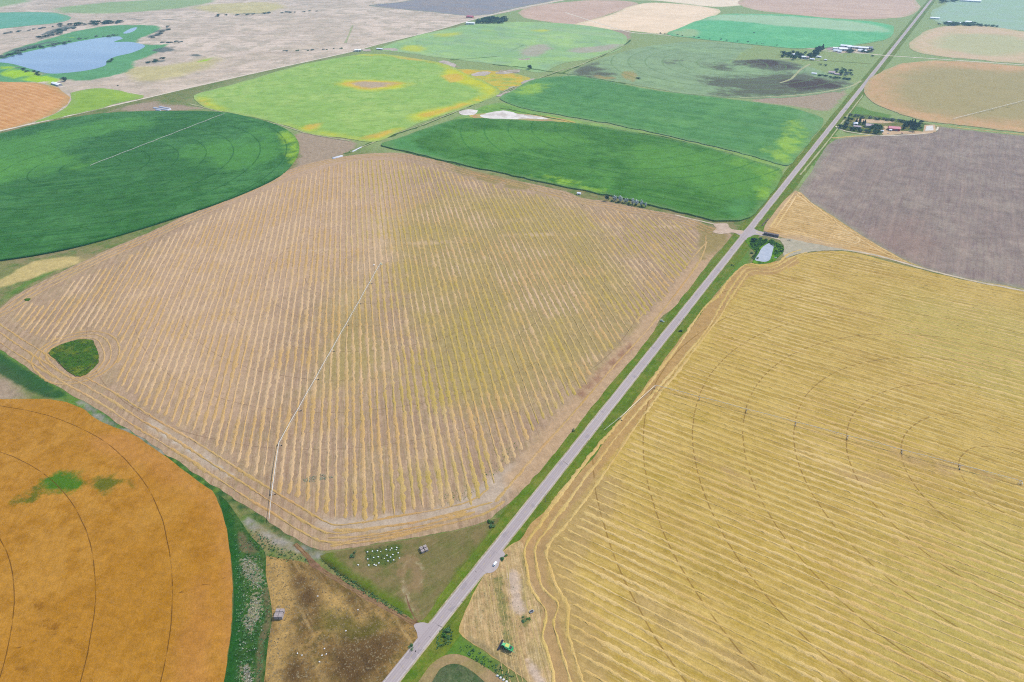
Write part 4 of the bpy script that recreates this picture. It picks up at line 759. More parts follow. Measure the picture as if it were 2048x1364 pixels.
# ---- centre pivots
def irrigator(c, pts, boom, label, pipe_r=.2, hub_col=GALV, name='centre_pivot_irrigator', boom_z=3.6):
    H = 3.9; c = np.asarray(c, float)
    root = empty(name, (c[0], c[1], 0), 0, label, 'irrigator', 'long wheeled field irrigators')
    L = lambda p, z: (p[0]-c[0], p[1]-c[1], z)
    m = MB()
    for sx, sy in ((1, 1), (1, -1), (-1, -1), (-1, 1)): m.bar((sx*1.7, sy*1.7, 0), (sx*.4, sy*.4, H-.2), .11)
    for a, b in (((1.7, 1.7), (1.7, -1.7)), ((1.7, -1.7), (-1.7, -1.7)), ((-1.7, -1.7), (-1.7, 1.7)), ((-1.7, 1.7), (1.7, 1.7))): m.bar((*a, .12), (*b, .12), .1); m.bar((a[0]*.6, a[1]*.6, 2.0), (b[0]*.6, b[1]*.6, 2.0), .07)
    m.bar((0, 0, 0), (0, 0, H+.4), .2, 8)
    m.box(-1.9, 1.9, -1.9, 1.9, .0, .1); m.build('pivot_tower', hub_col, root)
    cb = MB(); cb.box(.9, 1.5, -.5, .5, .9, 2.0); cb.build('control_box', WHITE, root, bevel=.05)
    prev = c; zp = H
    for i, p in enumerate(pts):
        p = np.asarray(p, float); d = p-prev; Ln = np.linalg.norm(d); d /= Ln; n = np.array([-d[1], d[0]])
        m = MB(); ks = 8
        top = [prev+d*Ln*k/ks for k in range(ks+1)]
        arch = [H+.55*math.sin(math.pi*k/ks) for k in range(ks+1)]
        for k in range(ks): m.bar(L(top[k], arch[k]), L(top[k+1], arch[k+1]), pipe_r, 6)
        drop = [0]+[1.5*math.sin(math.pi*(k)/ks)**.6 for k in range(1, ks)]+[0]
        for k in range(ks):
            for sgn in (-1, 1):
                a = top[k]+n*sgn*(.75 if 0 < k else 0); b = top[k+1]+n*sgn*(.75 if k+1 < ks else 0)
                m.bar(L(a, arch[k]-drop[k]), L(b, arch[k+1]-drop[k+1]), .045, 3)
                if 0 < k: m.bar(L(top[k], arch[k]), L(a, arch[k]-drop[k]), .04, 3)
        for k in range(1, 14):
            q = prev+d*Ln*k/14; m.bar(L(q, H-.1), L(q, 1.7), .025, 3)
        m.build('span', GALV, root)
        m = MB()
        for sg in (-1, 1):
            m.bar(L(p+n*sg*2.2, .75), L(p, H), .1); m.bar(L(p+n*sg*2.2, .75), L(p-d*.9, H-.1), .06)
        m.bar(L(p-n*2.3, .75), L(p+n*2.3, .75), .13); m.build('drive_tower', GALV, root)
        tw = root.children[-1] if False else bpy.data.objects[-1] if False else None
        twr = [o for o in root.children if o.name.startswith('drive_tower')][-1]
        for sg in (-1, 1):
            m = MB(); q = p+n*sg*2.2; m.bar(L(q-d*.2, .62), L(q+d*.2, .62), .62, 12); m.bar(L(q-d*.23, .62), L(q+d*.23, .62), .2, 8); m.build('wheel', TYRE, twr)
        prev = p
    if boom is not None:
        m = MB(); p = np.asarray(boom, float); m.bar(L(prev, H), L(p, H), pipe_r*.7, 5); q = (prev+p)/2; m.bar(L(prev, H+1.5), L(p, H+.1), .04, 3); m.bar(L(prev, H), L(prev, H+1.5), .06, 4)
        m.build('end_boom', GALV, root)
    return root
a0 = math.atan2(*(G(560, 890)-np.array([-424, 405]))[::-1]); dv = np.array([math.cos(a0), math.sin(a0)]); c0 = np.array([-424., 405.])
pts = [c0+dv*r for r in (56, 110, 163, 218, 272, 325, 377)]+[G(545.5, 990)]
irrigator(c0, pts, G(540, 1044), 'long galvanised irrigator stretched across the pinkish stubble field from its green hub', pipe_r=.36, hub_col=GREENL)
c1 = np.array([-1207., 402.]); a1 = math.atan2(*(G(437, 235)-c1)[::-1]); dv = np.array([math.cos(a1), math.sin(a1)])
irrigator(c1, [c1+dv*54.4*k for k in range(1, 8)], c1+dv*396, 'thin pale irrigator lying across the dark green crop circle', pipe_r=.3)
c2 = np.array([360.5, 402.5]); e7 = G(1311, 776); dv = (e7-c2)/np.linalg.norm(e7-c2)
irrigator(c2, [c2+dv*48.3*k for k in range(1, 8)]+[G(1240, 840)], G(1207, 866), 'irrigator across the golden straw field with its outer arm reaching the highway verge', pipe_r=.2)
c4 = np.array([402., 2012.]); e = G(1962, 226)
irrigator(c4, [c4+(e-c4)/np.linalg.norm(e-c4)*54*k for k in range(1, 8)], None, 'far irrigator on the tan crop right of the upper highway', pipe_r=.3)
# valve cover by the main hub
tk = empty('water_tank', at(748, 530.5), .3, 'low round white tank on the stubble beside the irrigator hub', 'tank')
m = MB(); m.bar((0, 0, 0), (0, 0, .9), 1.1, 14); m.build('tank_body', WHITE, tk); m = MB(); m.bar((0, 0, .9), (0, 0, 1.2), 1.12, 14, .3); m.build('lid', WHITE, tk)

# ---- trees
def leaf_mat(name, c, c2, c3=None):
    b = NB(name); oi = b.n('ShaderNodeObjectInfo'); col = b.mix(b.ramp(b.noise(.6, 3, .7), .35, .65), c, c2)
    col = b.mix(b.math('MULTIPLY', oi.outputs['Random'], .5), col, c3 or c)
    return b.done(col, .9)
def crown_mesh(name, mat, kind, seed, nleaf=420):
    r = np.random.default_rng(seed); V = []; F = []
    lobes = [(r.normal(size=3)*np.array([.42, .42, .3]), r.uniform(.35, .6)) for _ in range(7)]
    for i in range(nleaf):
        if kind == 'cone':
            h = r.uniform(0, 1)**1.2; a = r.uniform(0, 2*math.pi); rad = (1-h)*.95*r.uniform(.7, 1.05)+.03; p = np.array([math.cos(a)*rad*.62, math.sin(a)*rad*.62, h*2.0-.9])
        else:
            c, rr = lobes[r.integers(len(lobes))]; d = r.normal(size=3); d /= np.linalg.norm(d); p = c+d*rr*r.uniform(.75, 1.08); 
            if kind == 'spike': p = p*np.array([.8, .8, 1.5])
        s = r.uniform(.10, .2); n = r.normal(size=3)+p*1.2; n /= np.linalg.norm(n); u = np.cross(n, r.normal(size=3)); u /= np.linalg.norm(u); v = np.cross(n, u)
        b = len(V); V += [p+u*s, p+v*s*.8, p-u*s, p-v*s*.8]; F.append((b, b+1, b+2, b+3))
    me = bpy.data.meshes.new(name); me.from_pydata([tuple(x) for x in V], [], F); me.materials.append(mat); me.update(); return me
LEAF = {
 'dark': leaf_mat('dark_foliage', (.026, .066, .04, 1), (.045, .1, .05, 1), (.03, .058, .045, 1)),
 'mid': leaf_mat('green_foliage', (.055, .13, .045, 1), (.085, .17, .06, 1), (.05, .1, .05, 1)),
 'lush': leaf_mat('lush_foliage', (.05, .14, .022, 1), (.08, .19, .03, 1), (.04, .1, .03, 1)),
 'silver': leaf_mat('silver_foliage', (.42, .47, .42, 1), (.62, .65, .6, 1), (.3, .38, .33, 1)),
 'scrub': leaf_mat('grey_scrub_foliage', (.1, .14, .11, 1), (.17, .2, .15, 1), (.07, .11, .09, 1))}
BARK = simple_mat('bark', (.09, .07, .05, 1), .9)
trunk = MB(); trunk.bar((0, 0, 0), (.03, 0, .5), .05, 6, .03); trunk.bar((.03, 0, .5), (.2, .1, .85), .025, 5, .01); trunk.bar((.03, 0, .45), (-.2, .05, .8), .022, 5, .01); trunk.bar((.03, 0, .48), (0, -.18, .9), .02, 5, .01)
tme = bpy.data.meshes.new('trunk'); tme.from_pydata(trunk.V, [], trunk.F); tme.materials.append(BARK); tme.update()
CR = {}
for lk in LEAF:
    for kd in ('round', 'cone', 'spike'): CR[lk, kd] = [crown_mesh('crown', LEAF[lk], kd, 11*i+len(lk)*7+len(kd), 520 if lk == 'silver' else 360) for i in range(2)]
def tree(x, y, h, rad, leaf='mid', kind='round', label=None, group=None, name='broadleaf_tree', cat='tree'):
    root = empty(name, (x, y, 0), random.uniform(0, 6.28), label, cat, group)
    t = bpy.data.objects.new('trunk', tme); link(t); t.parent = root; t.scale = (h, h, h*.75)
    if name == 'bush': t.name = 'stem'; t.scale = (h*.8, h*.8, h*.5)
    c = bpy.data.objects.new('crown', random.choice(CR[leaf, kind])); link(c); c.parent = root
    zc = .46 if name == 'bush' else .56
    ext = 1.45 if kind == 'spike' else 1.0
    c.location = (0, 0, h*zc); c.scale = (rad, rad*random.uniform(.85, 1.15), h*(.46 if name == 'bush' else .44)/ext); c.rotation_euler = (0, 0, random.uniform(0, 6.28))
    return root
def row_of(u0, v0, u1, v1, n, h, rad, leaf, kind, label, group, jit=3.0, name='broadleaf_tree', cat='tree', hj=.25):
    A = G(u0, v0); B = G(u1, v1)
    for i in range(n):
        p = A+(B-A)*((i+.5)/n)+rng.normal(size=2)*jit; s = 1+random.uniform(-hj, hj)
        tree(p[0], p[1], h*s, rad*s, leaf if isinstance(leaf, str) else random.choice(leaf), kind if isinstance(kind, str) else random.choice(kind), label, group, name, cat)
def clump(poly, n, h, rad, leaf, kind, label, group, name='broadleaf_tree', cat='tree', hj=.3):
    P = GA(poly); lo = P.min(0); hi = P.max(0); got = []; tries = 0
    while len(got) < n and tries < 5000:
        tries += 1; q = rng.uniform(lo, hi)
        if inside(q[None], P)[0] and all(np.hypot(*(q-g)) > rad*.9 for g in got): got.append(q)
    for q in got:
        s = 1+random.uniform(-hj, hj); tree(q[0], q[1], h*s, rad*s, leaf if isinstance(leaf, str) else random.choice(leaf), kind if isinstance(kind, str) else random.choice(kind), label, group, name, cat)
SY = 'silver_leaved_tree'
row_of(1221, 399, 1290, 414, 13, 11, 3.6, 'silver', 'spike', 'silvery grey willow in the windbreak on the edge of the green field', 'silvery windbreak trees', 1.6, name='willow_tree')
row_of(1219, 402, 1286, 416, 6, 5, 2.6, ['mid', 'mid'], 'round', 'short dark green tree at the foot of the silvery windbreak', 'low windbreak trees', 1.6)
q = G(1214, 402); tree(q[0], q[1], 12, 4.2, 'dark', 'round', 'dark bushy tree closing the left end of the silvery windbreak')
q = G(1060, 139); tree(q[0], q[1], 15, 8, 'dark', 'round', 'lone dark round tree where the field tracks meet')
for (u, v, h, r_, lf, lb) in [(1507, 483, 7, 4.2, 'dark', 'dark round tree between the pond and the highway junction'), (1522, 478, 4, 3.5, 'mid', 'leafy bush at the upper left of the pond'), (1503, 507, 3, 2.8, 'mid', 'small bush left of the pond water'),
                              (1544, 482, 3, 3.2, 'lush', 'bright green bush on the top bank of the pond'), (1556, 492, 3, 3.4, 'lush', 'lush yellow green bush right of the pond'), (1564, 503, 3, 2.6, 'mid', 'rounded bush at the gravel edge right of the pond'),
                              (1515, 517, 2.2, 2.2, 'lush', 'low bush at the bottom left corner of the pond'), (1532, 480, 3.4, 3.0, 'mid', 'dark bush behind the pond beside the farm lane'), (1551, 516, 1.6, 1.6, 'silver', 'pale reed tuft at the lower right pond bank'),
                              (1323, 643, 2.5, 2.5, 'silver', 'pale flowering bush on the verge left of the highway'), (1361, 663, 2.5, 2.2, 'dark', 'dark bush on the verge right of the highway opposite the pale bush'),
                              (1464, 531, 2.2, 2.2, 'mid', 'small dark bush on the wide verge below the pond'), (1147, 862, 2.2, 1.6, 'mid', 'small bush on the stubble edge left of the highway'),
                              (985, 1052, 3, 2.6, 'mid', 'ragged bush at the corner of the mown grass by the verge'), (979, 1044, 2.6, 2.0, 'lush', 'smaller bush beside the ragged bush at the mown grass corner'),
                              (896, 1262, 3, 2.4, 'mid', 'leafy bush across the highway from the paved apron'), (889, 1272, 2.6, 2, 'lush', 'bright bush just below the leafy bush by the highway'), (896, 1276, 2, 1.6, 'mid', 'little bush at the bottom of the bush trio across from the apron'),
                              (1005, 1118, 2.6, 2.0, 'mid', 'bush at the upper end of the lay-by with the white car'), (1012, 1112, 1.8, 1.4, 'lush', 'low bright bush above the lay-by'),
                              (822, 1294, 2.2, 2.0, 'mid', 'low bush in the grass below the paved apron'), (706, 1112, 2.4, 2.2, 'mid', 'dark green bush standing left of the white hives'), (1048, 1241, 1.6, 2.0, 'mid', 'spread weed bush beside the small trailer'), (1057, 1238, 1.3, 1.5, 'lush', 'small weed bush right under the small trailer'),
                              (130, 163, 15, 9, 'dark', 'big dark tree standing by the long pale shed below the lake')]:
    q = G(u, v); big = h > 6
    tree(q[0], q[1], h, r_, lf, 'round', lb, None, 'broadleaf_tree' if big else 'bush', 'tree' if big else 'bush')
# farmstead beside the ploughed field
g1 = 'shelterbelt trees of the red barn farm'
row_of(1694, 259, 1758, 268, 18, 8, 4.2, ['mid', 'dark', 'scrub'], 'round', 'tree in the front shelterbelt of the farm beside the ploughed field', g1, 3)
row_of(1700, 233, 1842, 249, 26, 6, 4.5, ['scrub', 'mid', 'scrub'], 'round', 'thin grey green tree in the rear shelterbelt of the red barn farm', 'rear shelterbelt trees', 4)
row_of(1690, 256, 1698, 236, 8, 7, 4.2, ['mid', 'scrub', 'dark'], 'round', 'tree in the side belt of the red barn farm facing the highway', 'side belt trees', 4)
clump([(1710, 243), (1730, 245), (1730, 252), (1710, 250)], 7, 11, 4.2, 'dark', 'cone', 'dark spruce behind the beige house of the red barn farm', 'dark spruces of the farm', 'spruce_tree')
clump([(1747, 251), (1764, 252), (1760, 262), (1740, 260)], 12, 9, 4.5, ['dark', 'mid'], 'round', 'yard tree between the pinkish house and the red barn', 'yard trees of the farm')
clump([(1804, 249), (1836, 250), (1834, 264), (1806, 262)], 20, 11, 5, 'dark', ['cone', 'round'], 'dense dark tree in the grove right of the red barn', 'dark grove trees')
q = G(1680, 256); tree(q[0], q[1], 9, 7, 'dark', 'round', 'dark tree at the farm entrance beside the highway'); q = G(1686, 257); tree(q[0], q[1], 8, 6, 'dark', 'round', 'second dark tree behind the farm entrance tree')
# farmsteads farther up
g2 = 'trees of the far walled garden farm'
clump([(1561, 116), (1566, 108), (1600, 106), (1606, 112), (1604, 118), (1580, 120)], 26, 12, 7, ['dark', 'dark', 'mid'], 'round', 'dark tree ringing the far farmyard left of the upper road', g2)
row_of(1619, 118, 1643, 98, 20, 13, 8, 'dark', ['round', 'cone'], 'dark tree in the slanting windbreak of the far farm', 'slanting windbreak trees', 8)
clump([(1664, 146), (1670, 140), (1690, 138), (1708, 145), (1710, 152), (1680, 152)], 16, 8, 6, ['dark', 'mid', 'scrub'], 'round', 'tree in the small yard below the far farms', 'small yard trees')
row_of(1634, 151, 1655, 153, 9, 5, 5, 'dark', 'round', 'low dark tree in the hedge at the left of the small yard', 'left hedge trees', 3)
row_of(1661, 155, 1702, 160, 12, 5, 5, ['dark', 'mid'], 'round', 'low tree in the hedge below the small yard', 'lower hedge trees', 4)
clump([(1692, 103), (1706, 101), (1708, 105), (1694, 106)], 7, 9, 6, 'dark', 'round', 'dark tree in front of the far white sheds', 'trees by the white sheds'); clump([(1722, 102), (1744, 100), (1746, 106), (1722, 106)], 9, 8, 6, ['dark', 'mid'], 'round', 'tree right of the far white sheds', 'trees right of the white sheds')
clump([(953, 48), (957, 42), (985, 36), (1012, 38), (1014, 43), (1002, 47)], 40, 12, 11, ['dark', 'mid', 'dark'], 'round', 'bluish dark tree of the grove at the top of the photo', 'trees of the top grove')
clump([(1862, 50), (1900, 47), (1960, 50), (1962, 53), (1900, 51)], 30, 11, 9, ['dark', 'mid'], 'round', 'dark tree in the belt at the top right corner', 'top right belt trees')
row_of(1962, 52, 1992, 54, 7, 7, 6, ['scrub', 'mid'], 'round', 'sparse small tree at the right end of the top right belt', 'sparse belt end trees', 6)
clump([(1882, 6), (1886, -4), (1922, -4), (1922, 5)], 16, 14, 13, 'dark', 'round', 'dark tree of the grove touching the top edge beside the highway', 'top edge grove trees')
# shrubs round the lake
row_of(0, 117, 70, 95, 16, 7, 8, ['dark', 'scrub'], 'round', 'dark shrub on the left shore of the lake', 'left shore shrubs', 8, 'bush', 'bush')
row_of(70, 96, 150, 82, 12, 6, 8, ['dark', 'scrub'], 'round', 'dark shrub on the upper shore of the lake', 'upper shore shrubs', 8, 'bush', 'bush')
row_of(84, 76, 145, 57, 14, 9, 10, ['dark', 'scrub'], 'round', 'shrub curling round the bright green meadow above the lake', 'meadow edge shrubs', 14, 'bush', 'bush')
row_of(140, 51, 250, 45, 22, 11, 13, 'dark', 'round', 'bluish tree in the line beyond the lake', 'line of trees beyond the lake', 14)
row_of(300, 78, 342, 52, 10, 6, 9, 'scrub', 'round', 'grey shrub on the bank right of the lake inlet', 'inlet bank shrubs', 10, 'bush', 'bush')
row_of(322, 85, 365, 84, 7, 5, 8, 'scrub', 'round', 'grey shrub in the short row right of the lake', 'short row shrubs', 8, 'bush', 'bush')
row_of(296, 128, 322, 118, 6, 5, 7, ['scrub', 'dark'], 'round', 'shrub in the dry pasture right of the marsh', 'dry pasture shrubs', 8, 'bush', 'bush')
row_of(214, 126, 222, 120, 3, 6, 6, 'dark', 'round', 'dark shrub on the point of the lower lake shore', 'lake point shrubs', 5, 'bush', 'bush')
row_of(40, 139, 78, 150, 6, 6, 6, 'dark', 'round', 'shrub on the fence bank below the lake', 'fence bank shrubs', 6, 'bush', 'bush')
row_of(420, 33, 640, 22, 16, 6, 9, ['dark', 'scrub'], 'round', 'low dark shrub on the creek line across the far pasture', 'creek line shrubs', 12, 'bush', 'bush')
row_of(1310, 66, 1560, 92, 14, 4, 4, ['dark', 'mid'], 'round', 'small roadside shrub along the far gravel road', 'gravel road shrubs', 5, 'bush', 'bush')

row_of(0, 68, 138, 50, 12, 6, 8, ['dark', 'scrub'], 'round', 'shrub on the creek line left of the far trees', 'upper creek shrubs', 10, 'bush', 'bush')
row_of(150, 78, 240, 70, 9, 5, 7, ['scrub', 'mid'], 'round', 'grey green shrub in the reeds above the lake', 'reed bed shrubs', 8, 'bush', 'bush')
row_of(560, 103, 690, 97, 9, 4, 6, ['scrub', 'mid'], 'round', 'low shrub on the ditch beside the gravel road', 'gravel ditch shrubs', 6, 'bush', 'bush')
for (u, v, h, r_, lb) in [(1640, 130, 5, 5, 'small tree on the grass left of the small far yard'), (1651, 132, 6, 5, 'second small tree on the grass above the hedge of the small yard'), (1745, 113, 5, 5, 'small bush by the highway crossroads'), (1276, 158, 6, 6, 'dark bush at the burnt corner of the patchy circle'),
                          (1842, 246, 7, 5, 'last tree at the right end of the red barn farm'), (1840, 257, 5, 4, 'small tree above the pale lagoon corner'), (78, 151, 6, 6, 'dark shrub on the fence line below the lake'), (236, 172, 3, 3, 'tiny dark shrub alone in the dry pasture below the marsh'), (1508, 66, 4, 4, 'tiny bush in the pale part of the emerald field')]:
    q = G(u, v); tree(q[0], q[1], h, r_, 'dark', 'round', lb)

# ---- buildings
def wallm(n, c): return simple_mat(n, c, .8, .08, .5)
W_WHITE = wallm('white_siding', (.5, .5, .48, 1)); W_RED = wallm('red_siding', (.28, .035, .05, 1)); W_BEIGE = wallm('beige_siding', (.36, .3, .22, 1)); W_GREY = wallm('grey_siding', (.26, .25, .27, 1))
R_RED = simple_mat('red_metal_roof', (.5, .12, .16, 1), .5, .08, .6); R_WHITE = simple_mat('white_metal_roof', (.68, .68, .7, 1), .5, .05, .6); R_PINK = simple_mat('brown_shingles', (.42, .32, .32, 1), .8, .1, .9); R_GREY = simple_mat('grey_shingles', (.2, .2, .22, 1), .8, .1, .9); DOORM = simple_mat('door_paint', (.1, .09, .09, 1), .6)
def building(name, u, v, w_, l_, h, rise, ang, wm, rm, label, cat, chimney=False, doors=1, wins=4, dm=None):
    x, y, _ = at(u, v); root = empty(name, (x, y, 0), math.radians(ang), label, cat)
    m = MB(); m.prism([(-w_/2, 0), (w_/2, 0), (w_/2, h), (0, h+rise), (-w_/2, h)], -l_/2, l_/2); m.build('wall', wm, root)
    m = MB(); e = .45; t = .18
    for s in (-1, 1):
        k = rise/(w_/2); y1 = s*(w_/2+e); z1 = h-k*e
        m.prism([(0, h+rise+.02), (y1, z1+.02), (y1, z1+t+.02), (0, h+rise+t+.02)], -l_/2-e, l_/2+e)
    rf = m.build('roof', rm, root)
    if chimney: m = MB(); m.box(-l_*.2, -l_*.2+.8, .6, 1.4, h+rise*.4, h+rise+1.2); m.build('chimney', W_GREY, rf)
    for k in range(doors):
        xx_ = -l_/2+l_*(k+1)/(doors+1); ww = 1.6 if chimney else min(2.0, l_*.16)
        m = MB(); m.box(xx_-ww, xx_+ww, -w_/2-.06, -w_/2, 0, h*.8); m.build('door', dm or DOORM, root)
    for k in range(wins):
        xx_ = -l_/2+l_*(k+.5)/wins
        m = MB(); m.box(xx_-.6, xx_+.6, (-w_/2-.05 if k % 2 else w_/2), (-w_/2 if k % 2 else w_/2+.05), h*.42, h*.8); m.build('window', GLASS, root)
    return root
B = building
B('barn', 1787, 260, 13, 24, 5, 3.2, 14, W_RED, R_RED, 'long red barn with a pinkish red roof in the farmyard beside the ploughed field', 'barn', doors=2, wins=2)
B('shed', 1780.5, 262, 4, 5, 3, 1, 14, W_WHITE, R_WHITE, 'small white shed in front of the red barn', 'shed', wins=0)
B('farmhouse', 1738, 254, 13, 17, 4.5, 3, 20, W_BEIGE, R_PINK, 'pinkish roofed farmhouse among the trees left of the red barn', 'house', chimney=True)
B('farmhouse', 1710, 250, 8, 9, 4.5, 2.2, 20, W_WHITE, R_WHITE, 'small pale house at the left of the red barn farm', 'house', chimney=True, wins=2)
B('garage', 1714, 255, 7, 16, 3, 1.5, 10, W_BEIGE, R_PINK, 'low beige garage below the small pale house', 'garage', wins=2)
B('shed', 1764, 264, 5, 6, 3, 1, 0, W_WHITE, R_WHITE, 'little white shed left of the red barn by the shelterbelt', 'shed', wins=0)
B('pump_house', 1158, 389, 4, 6.5, 3, 1.1, 20, W_WHITE, R_WHITE, 'small white pump house on the edge of the green field', 'shed', wins=2)
B('shed', 1591, 112, 16, 26, 5, 3, 10, W_WHITE, R_WHITE, 'white roofed shed inside the ring of dark trees of the far farm', 'shed')
B('shed', 1607, 117, 12, 14, 6, 2, 10, W_WHITE, R_WHITE, 'pale shed between the tree ring and the slanting windbreak', 'shed')
B('shed', 1614, 118, 12, 9, 6, 2, 10, W_BEIGE, R_PINK, 'brownish shed at the foot of the slanting windbreak', 'shed')
B('shed', 1637, 115, 9, 16, 3.5, 1.8, 0, W_WHITE, R_WHITE, 'lone white shed right of the slanting windbreak', 'shed')
B('shed', 1624, 120, 8, 14, 3.5, 1.8, 0, W_WHITE, R_WHITE, 'white shed below the slanting windbreak', 'shed')
B('shed', 1651, 121, 5, 8, 3, 1.2, 0, W_BEIGE, R_WHITE, 'tiny pale shed standing alone right of the far farm drive', 'shed')
for i, (u, v, w_, l_, h, r_, lb) in enumerate([(1673, 99, 14, 24, 5, R_WHITE, 'leftmost white shed of the far white yard'), (1672, 103, 10, 18, 4, R_WHITE, 'white shed below the leftmost shed of the white yard'), (1685, 101, 22, 26, 7, R_WHITE, 'biggest white barn in the middle of the far white yard'),
        (1691, 94, 14, 34, 5, R_WHITE, 'white barn at the back of the white yard'), (1703, 96, 12, 30, 5, R_WHITE, 'long white shed behind the dark trees of the white yard'), (1697, 101, 12, 16, 5, R_GREY, 'grey roofed house beside the dark trees of the white yard'),
        (1714, 97, 12, 20, 5, R_WHITE, 'white shed between the two halves of the far white yard'), (1726, 98, 14, 32, 5, R_WHITE, 'long pale shed in the right half of the white yard'), (1738, 98, 12, 20, 6, R_GREY, 'grey shed at the right end of the white yard'),
        (1724, 103, 14, 26, 4, R_WHITE, 'low pale barn at the front right of the white yard'), (1679, 105, 8, 12, 4, R_WHITE, 'small front shed of the white yard')]):
    B('barn' if w_ > 13 else 'shed', u, v, w_, l_, h, 2.5, 5+7*(i % 3), W_WHITE, r_, lb, 'barn' if w_ > 13 else 'shed', wins=2)
B('farmhouse', 1663, 147, 12, 18, 4, 2.6, 8, W_BEIGE, R_PINK, 'pinkish roofed house at the left of the small far yard', 'house', chimney=True)
B('shed', 1676, 150, 8, 20, 3, 1.5, 8, W_GREY, R_PINK, 'low brown shed in the middle of the small far yard', 'shed', wins=2)
B('shed', 1628, 148.5, 8, 14, 3, 1.6, 4, W_WHITE, R_WHITE, 'white shed at the left end of the hedge of the small yard', 'shed', wins=2)
B('shed', 941, 48.5, 18, 36, 6, 3, 22, W_WHITE, R_WHITE, 'bright white shed at the left of the top grove', 'shed', wins=2)
B('barn', 940, 35, 14, 30, 5, 3, 10, W_RED, R_RED, 'small red barn beyond the bright white shed', 'barn', wins=2)
B('shed', 714, 102.5, 12, 16, 5, 2, 50, W_WHITE, R_WHITE, 'white shed left of the gravel road near the yellow green field', 'shed', wins=2)
B('shed', 719, 102.5, 12, 12, 5, 2, 50, W_WHITE, R_WHITE, 'second white shed close right of the first by the gravel road', 'shed', wins=0)
B('shed', 760, 99, 10, 24, 3, 1.5, 10, W_GREY, R_WHITE, 'long low pale shed right of the two white sheds', 'shed', wins=2)
B('shed', 1869, 38, 14, 34, 5, 2.5, 5, W_WHITE, R_WHITE, 'white shed above the top right tree belt', 'shed', wins=2)
B('farmhouse', 1898, 46.5, 14, 20, 5, 3, 5, W_WHITE, R_WHITE, 'pale house inside the top right tree belt', 'house', chimney=True, wins=2)
B('shed', 1916, 48, 12, 16, 5, 2, 5, W_WHITE, R_WHITE, 'pale shed in the middle of the top right tree belt', 'shed', wins=2)
B('shed', 1936, 46, 16, 22, 5, 3, 5, W_WHITE, R_WHITE, 'white shed near the right end of the top right tree belt', 'shed', wins=2)
B('barn', 1940, 3.5, 22, 90, 6, 3, 2, W_WHITE, R_WHITE, 'long white barn at the top edge of the photo', 'barn', wins=2)
B('shed', 114, 170, 12, 46, 4, 2, -4, W_GREY, R_WHITE, 'long pale shed below the lake beside the big dark tree', 'shed', wins=4)
# yards of the farmsteads
YARD = ground_mat('farmyard', C(206, 182, 158, 1600), C(196, 176, 152, 1600), C(214, 194, 170, 1600), s1=.01, s2=.06, grain=.14, gscale=.3)
YARD2 = ground_mat('pale_farmyard', C(206, 196, 184, 2500), C(196, 186, 176, 2500), C(214, 206, 192, 2500), s1=.01, s2=.04, grain=.12, gscale=.2)
FGR = ground_mat('farm_grass', C(104, 130, 92, 1600), C(140, 138, 104, 1600), C(88, 116, 80, 1600), s1=.02, s2=.08, grain=.25, gscale=.25)
sheet('farm_grass', [(1686, 262), (1696, 232), (1720, 229), (1780, 236), (1840, 245), (1872, 252), (1872, 264), (1820, 267), (1760, 271), (1720, 268)], .2, FGR, dens=10, step=5)
sheet('farmyard', [(1764, 268), (1766, 254), (1774, 252), (1780, 258), (1804, 262), (1830, 262), (1850, 264), (1868, 262), (1866, 266), (1830, 268), (1800, 268), (1775, 271)], .26, YARD, dens=0, step=4)
sheet('farmyard', [(1710, 238), (1760, 240), (1790, 244), (1760, 247), (1715, 243)], .26, YARD, dens=0, step=4)
sheet('farmyard', [(1668, 96), (1690, 91), (1720, 93), (1745, 95), (1748, 102), (1730, 106), (1705, 104), (1676, 107)], .3, YARD2, dens=0, step=4)
sheet('farmyard', [(1652, 97), (1668, 94), (1672, 100), (1656, 100)], .28, ground_mat('mauve_soil', C(170, 158, 172, 2500), C(176, 166, 172, 2500), grain=.1), dens=0, step=4)
ribbon('farm_lane', [(1771, 111), (1740, 108), (1706, 106), (1680, 105), (1640, 101)], 6, .34, GRAV)
ribbon('farm_lane', [(1604, 122), (1640, 121), (1690, 124), (1740, 128)], 5, .34, FGR)
ribbon('farm_lane', [(1671, 252), (1690, 262), (1764, 271), (1860, 266), (1876, 254)], 4, .3, GRAV)
LAG = ground_mat('lagoon_liner', C(226, 228, 232, 1550), C(216, 220, 226, 1550), grain=.03)
sheet('lagoon_water', [(1853, 252), (1866, 251.5), (1867, 261), (1850, 262)], .5, LAG, dens=0, smooth=False, step=5)
sheet('gravel_bank', [(1849, 250), (1870, 249.5), (1872, 264), (1846, 264)], .4, YARD, dens=0, smooth=False, step=5)
# silage bags by the green circle
BAG = simple_mat('white_plastic', (.42, .42, .45, 1), .5, .04)
def bag(u0, v0, u1, v1, r_, label, group=None):
    A = G(u0, v0); Bq = G(u1, v1); c = (A+Bq)/2; L_ = np.linalg.norm(Bq-A)/2; ang = math.atan2(*(Bq-A)[::-1]); root = empty('silage_bag', (c[0], c[1], 0), ang, label, 'silage bag', group)
    prof = [(r_*1.15*math.cos(t), r_*max(0, math.sin(t))) for t in np.linspace(0, math.pi, 9)]
    V = []; F = []; xs = [-L_, -L_+r_*.5, -L_+r_*1.4, L_-r_*1.4, L_-r_*.5, L_]; sc = [.15, .75, 1, 1, .75, .15]; n = len(prof)
    for x_, s_ in zip(xs, sc): V += [(x_, p[0]*s_, p[1]*s_) for p in prof]
    for i in range(5):
        for k in range(n-1): F.append((i*n+k, i*n+k+1, (i+1)*n+k+1, (i+1)*n+k))
    mesh_obj('plastic_tube', V, F, BAG, root, True)
bag(318, 214, 341, 218, 2.6, 'uppermost white silage bag of the group by the gravel road', 'white silage bags')
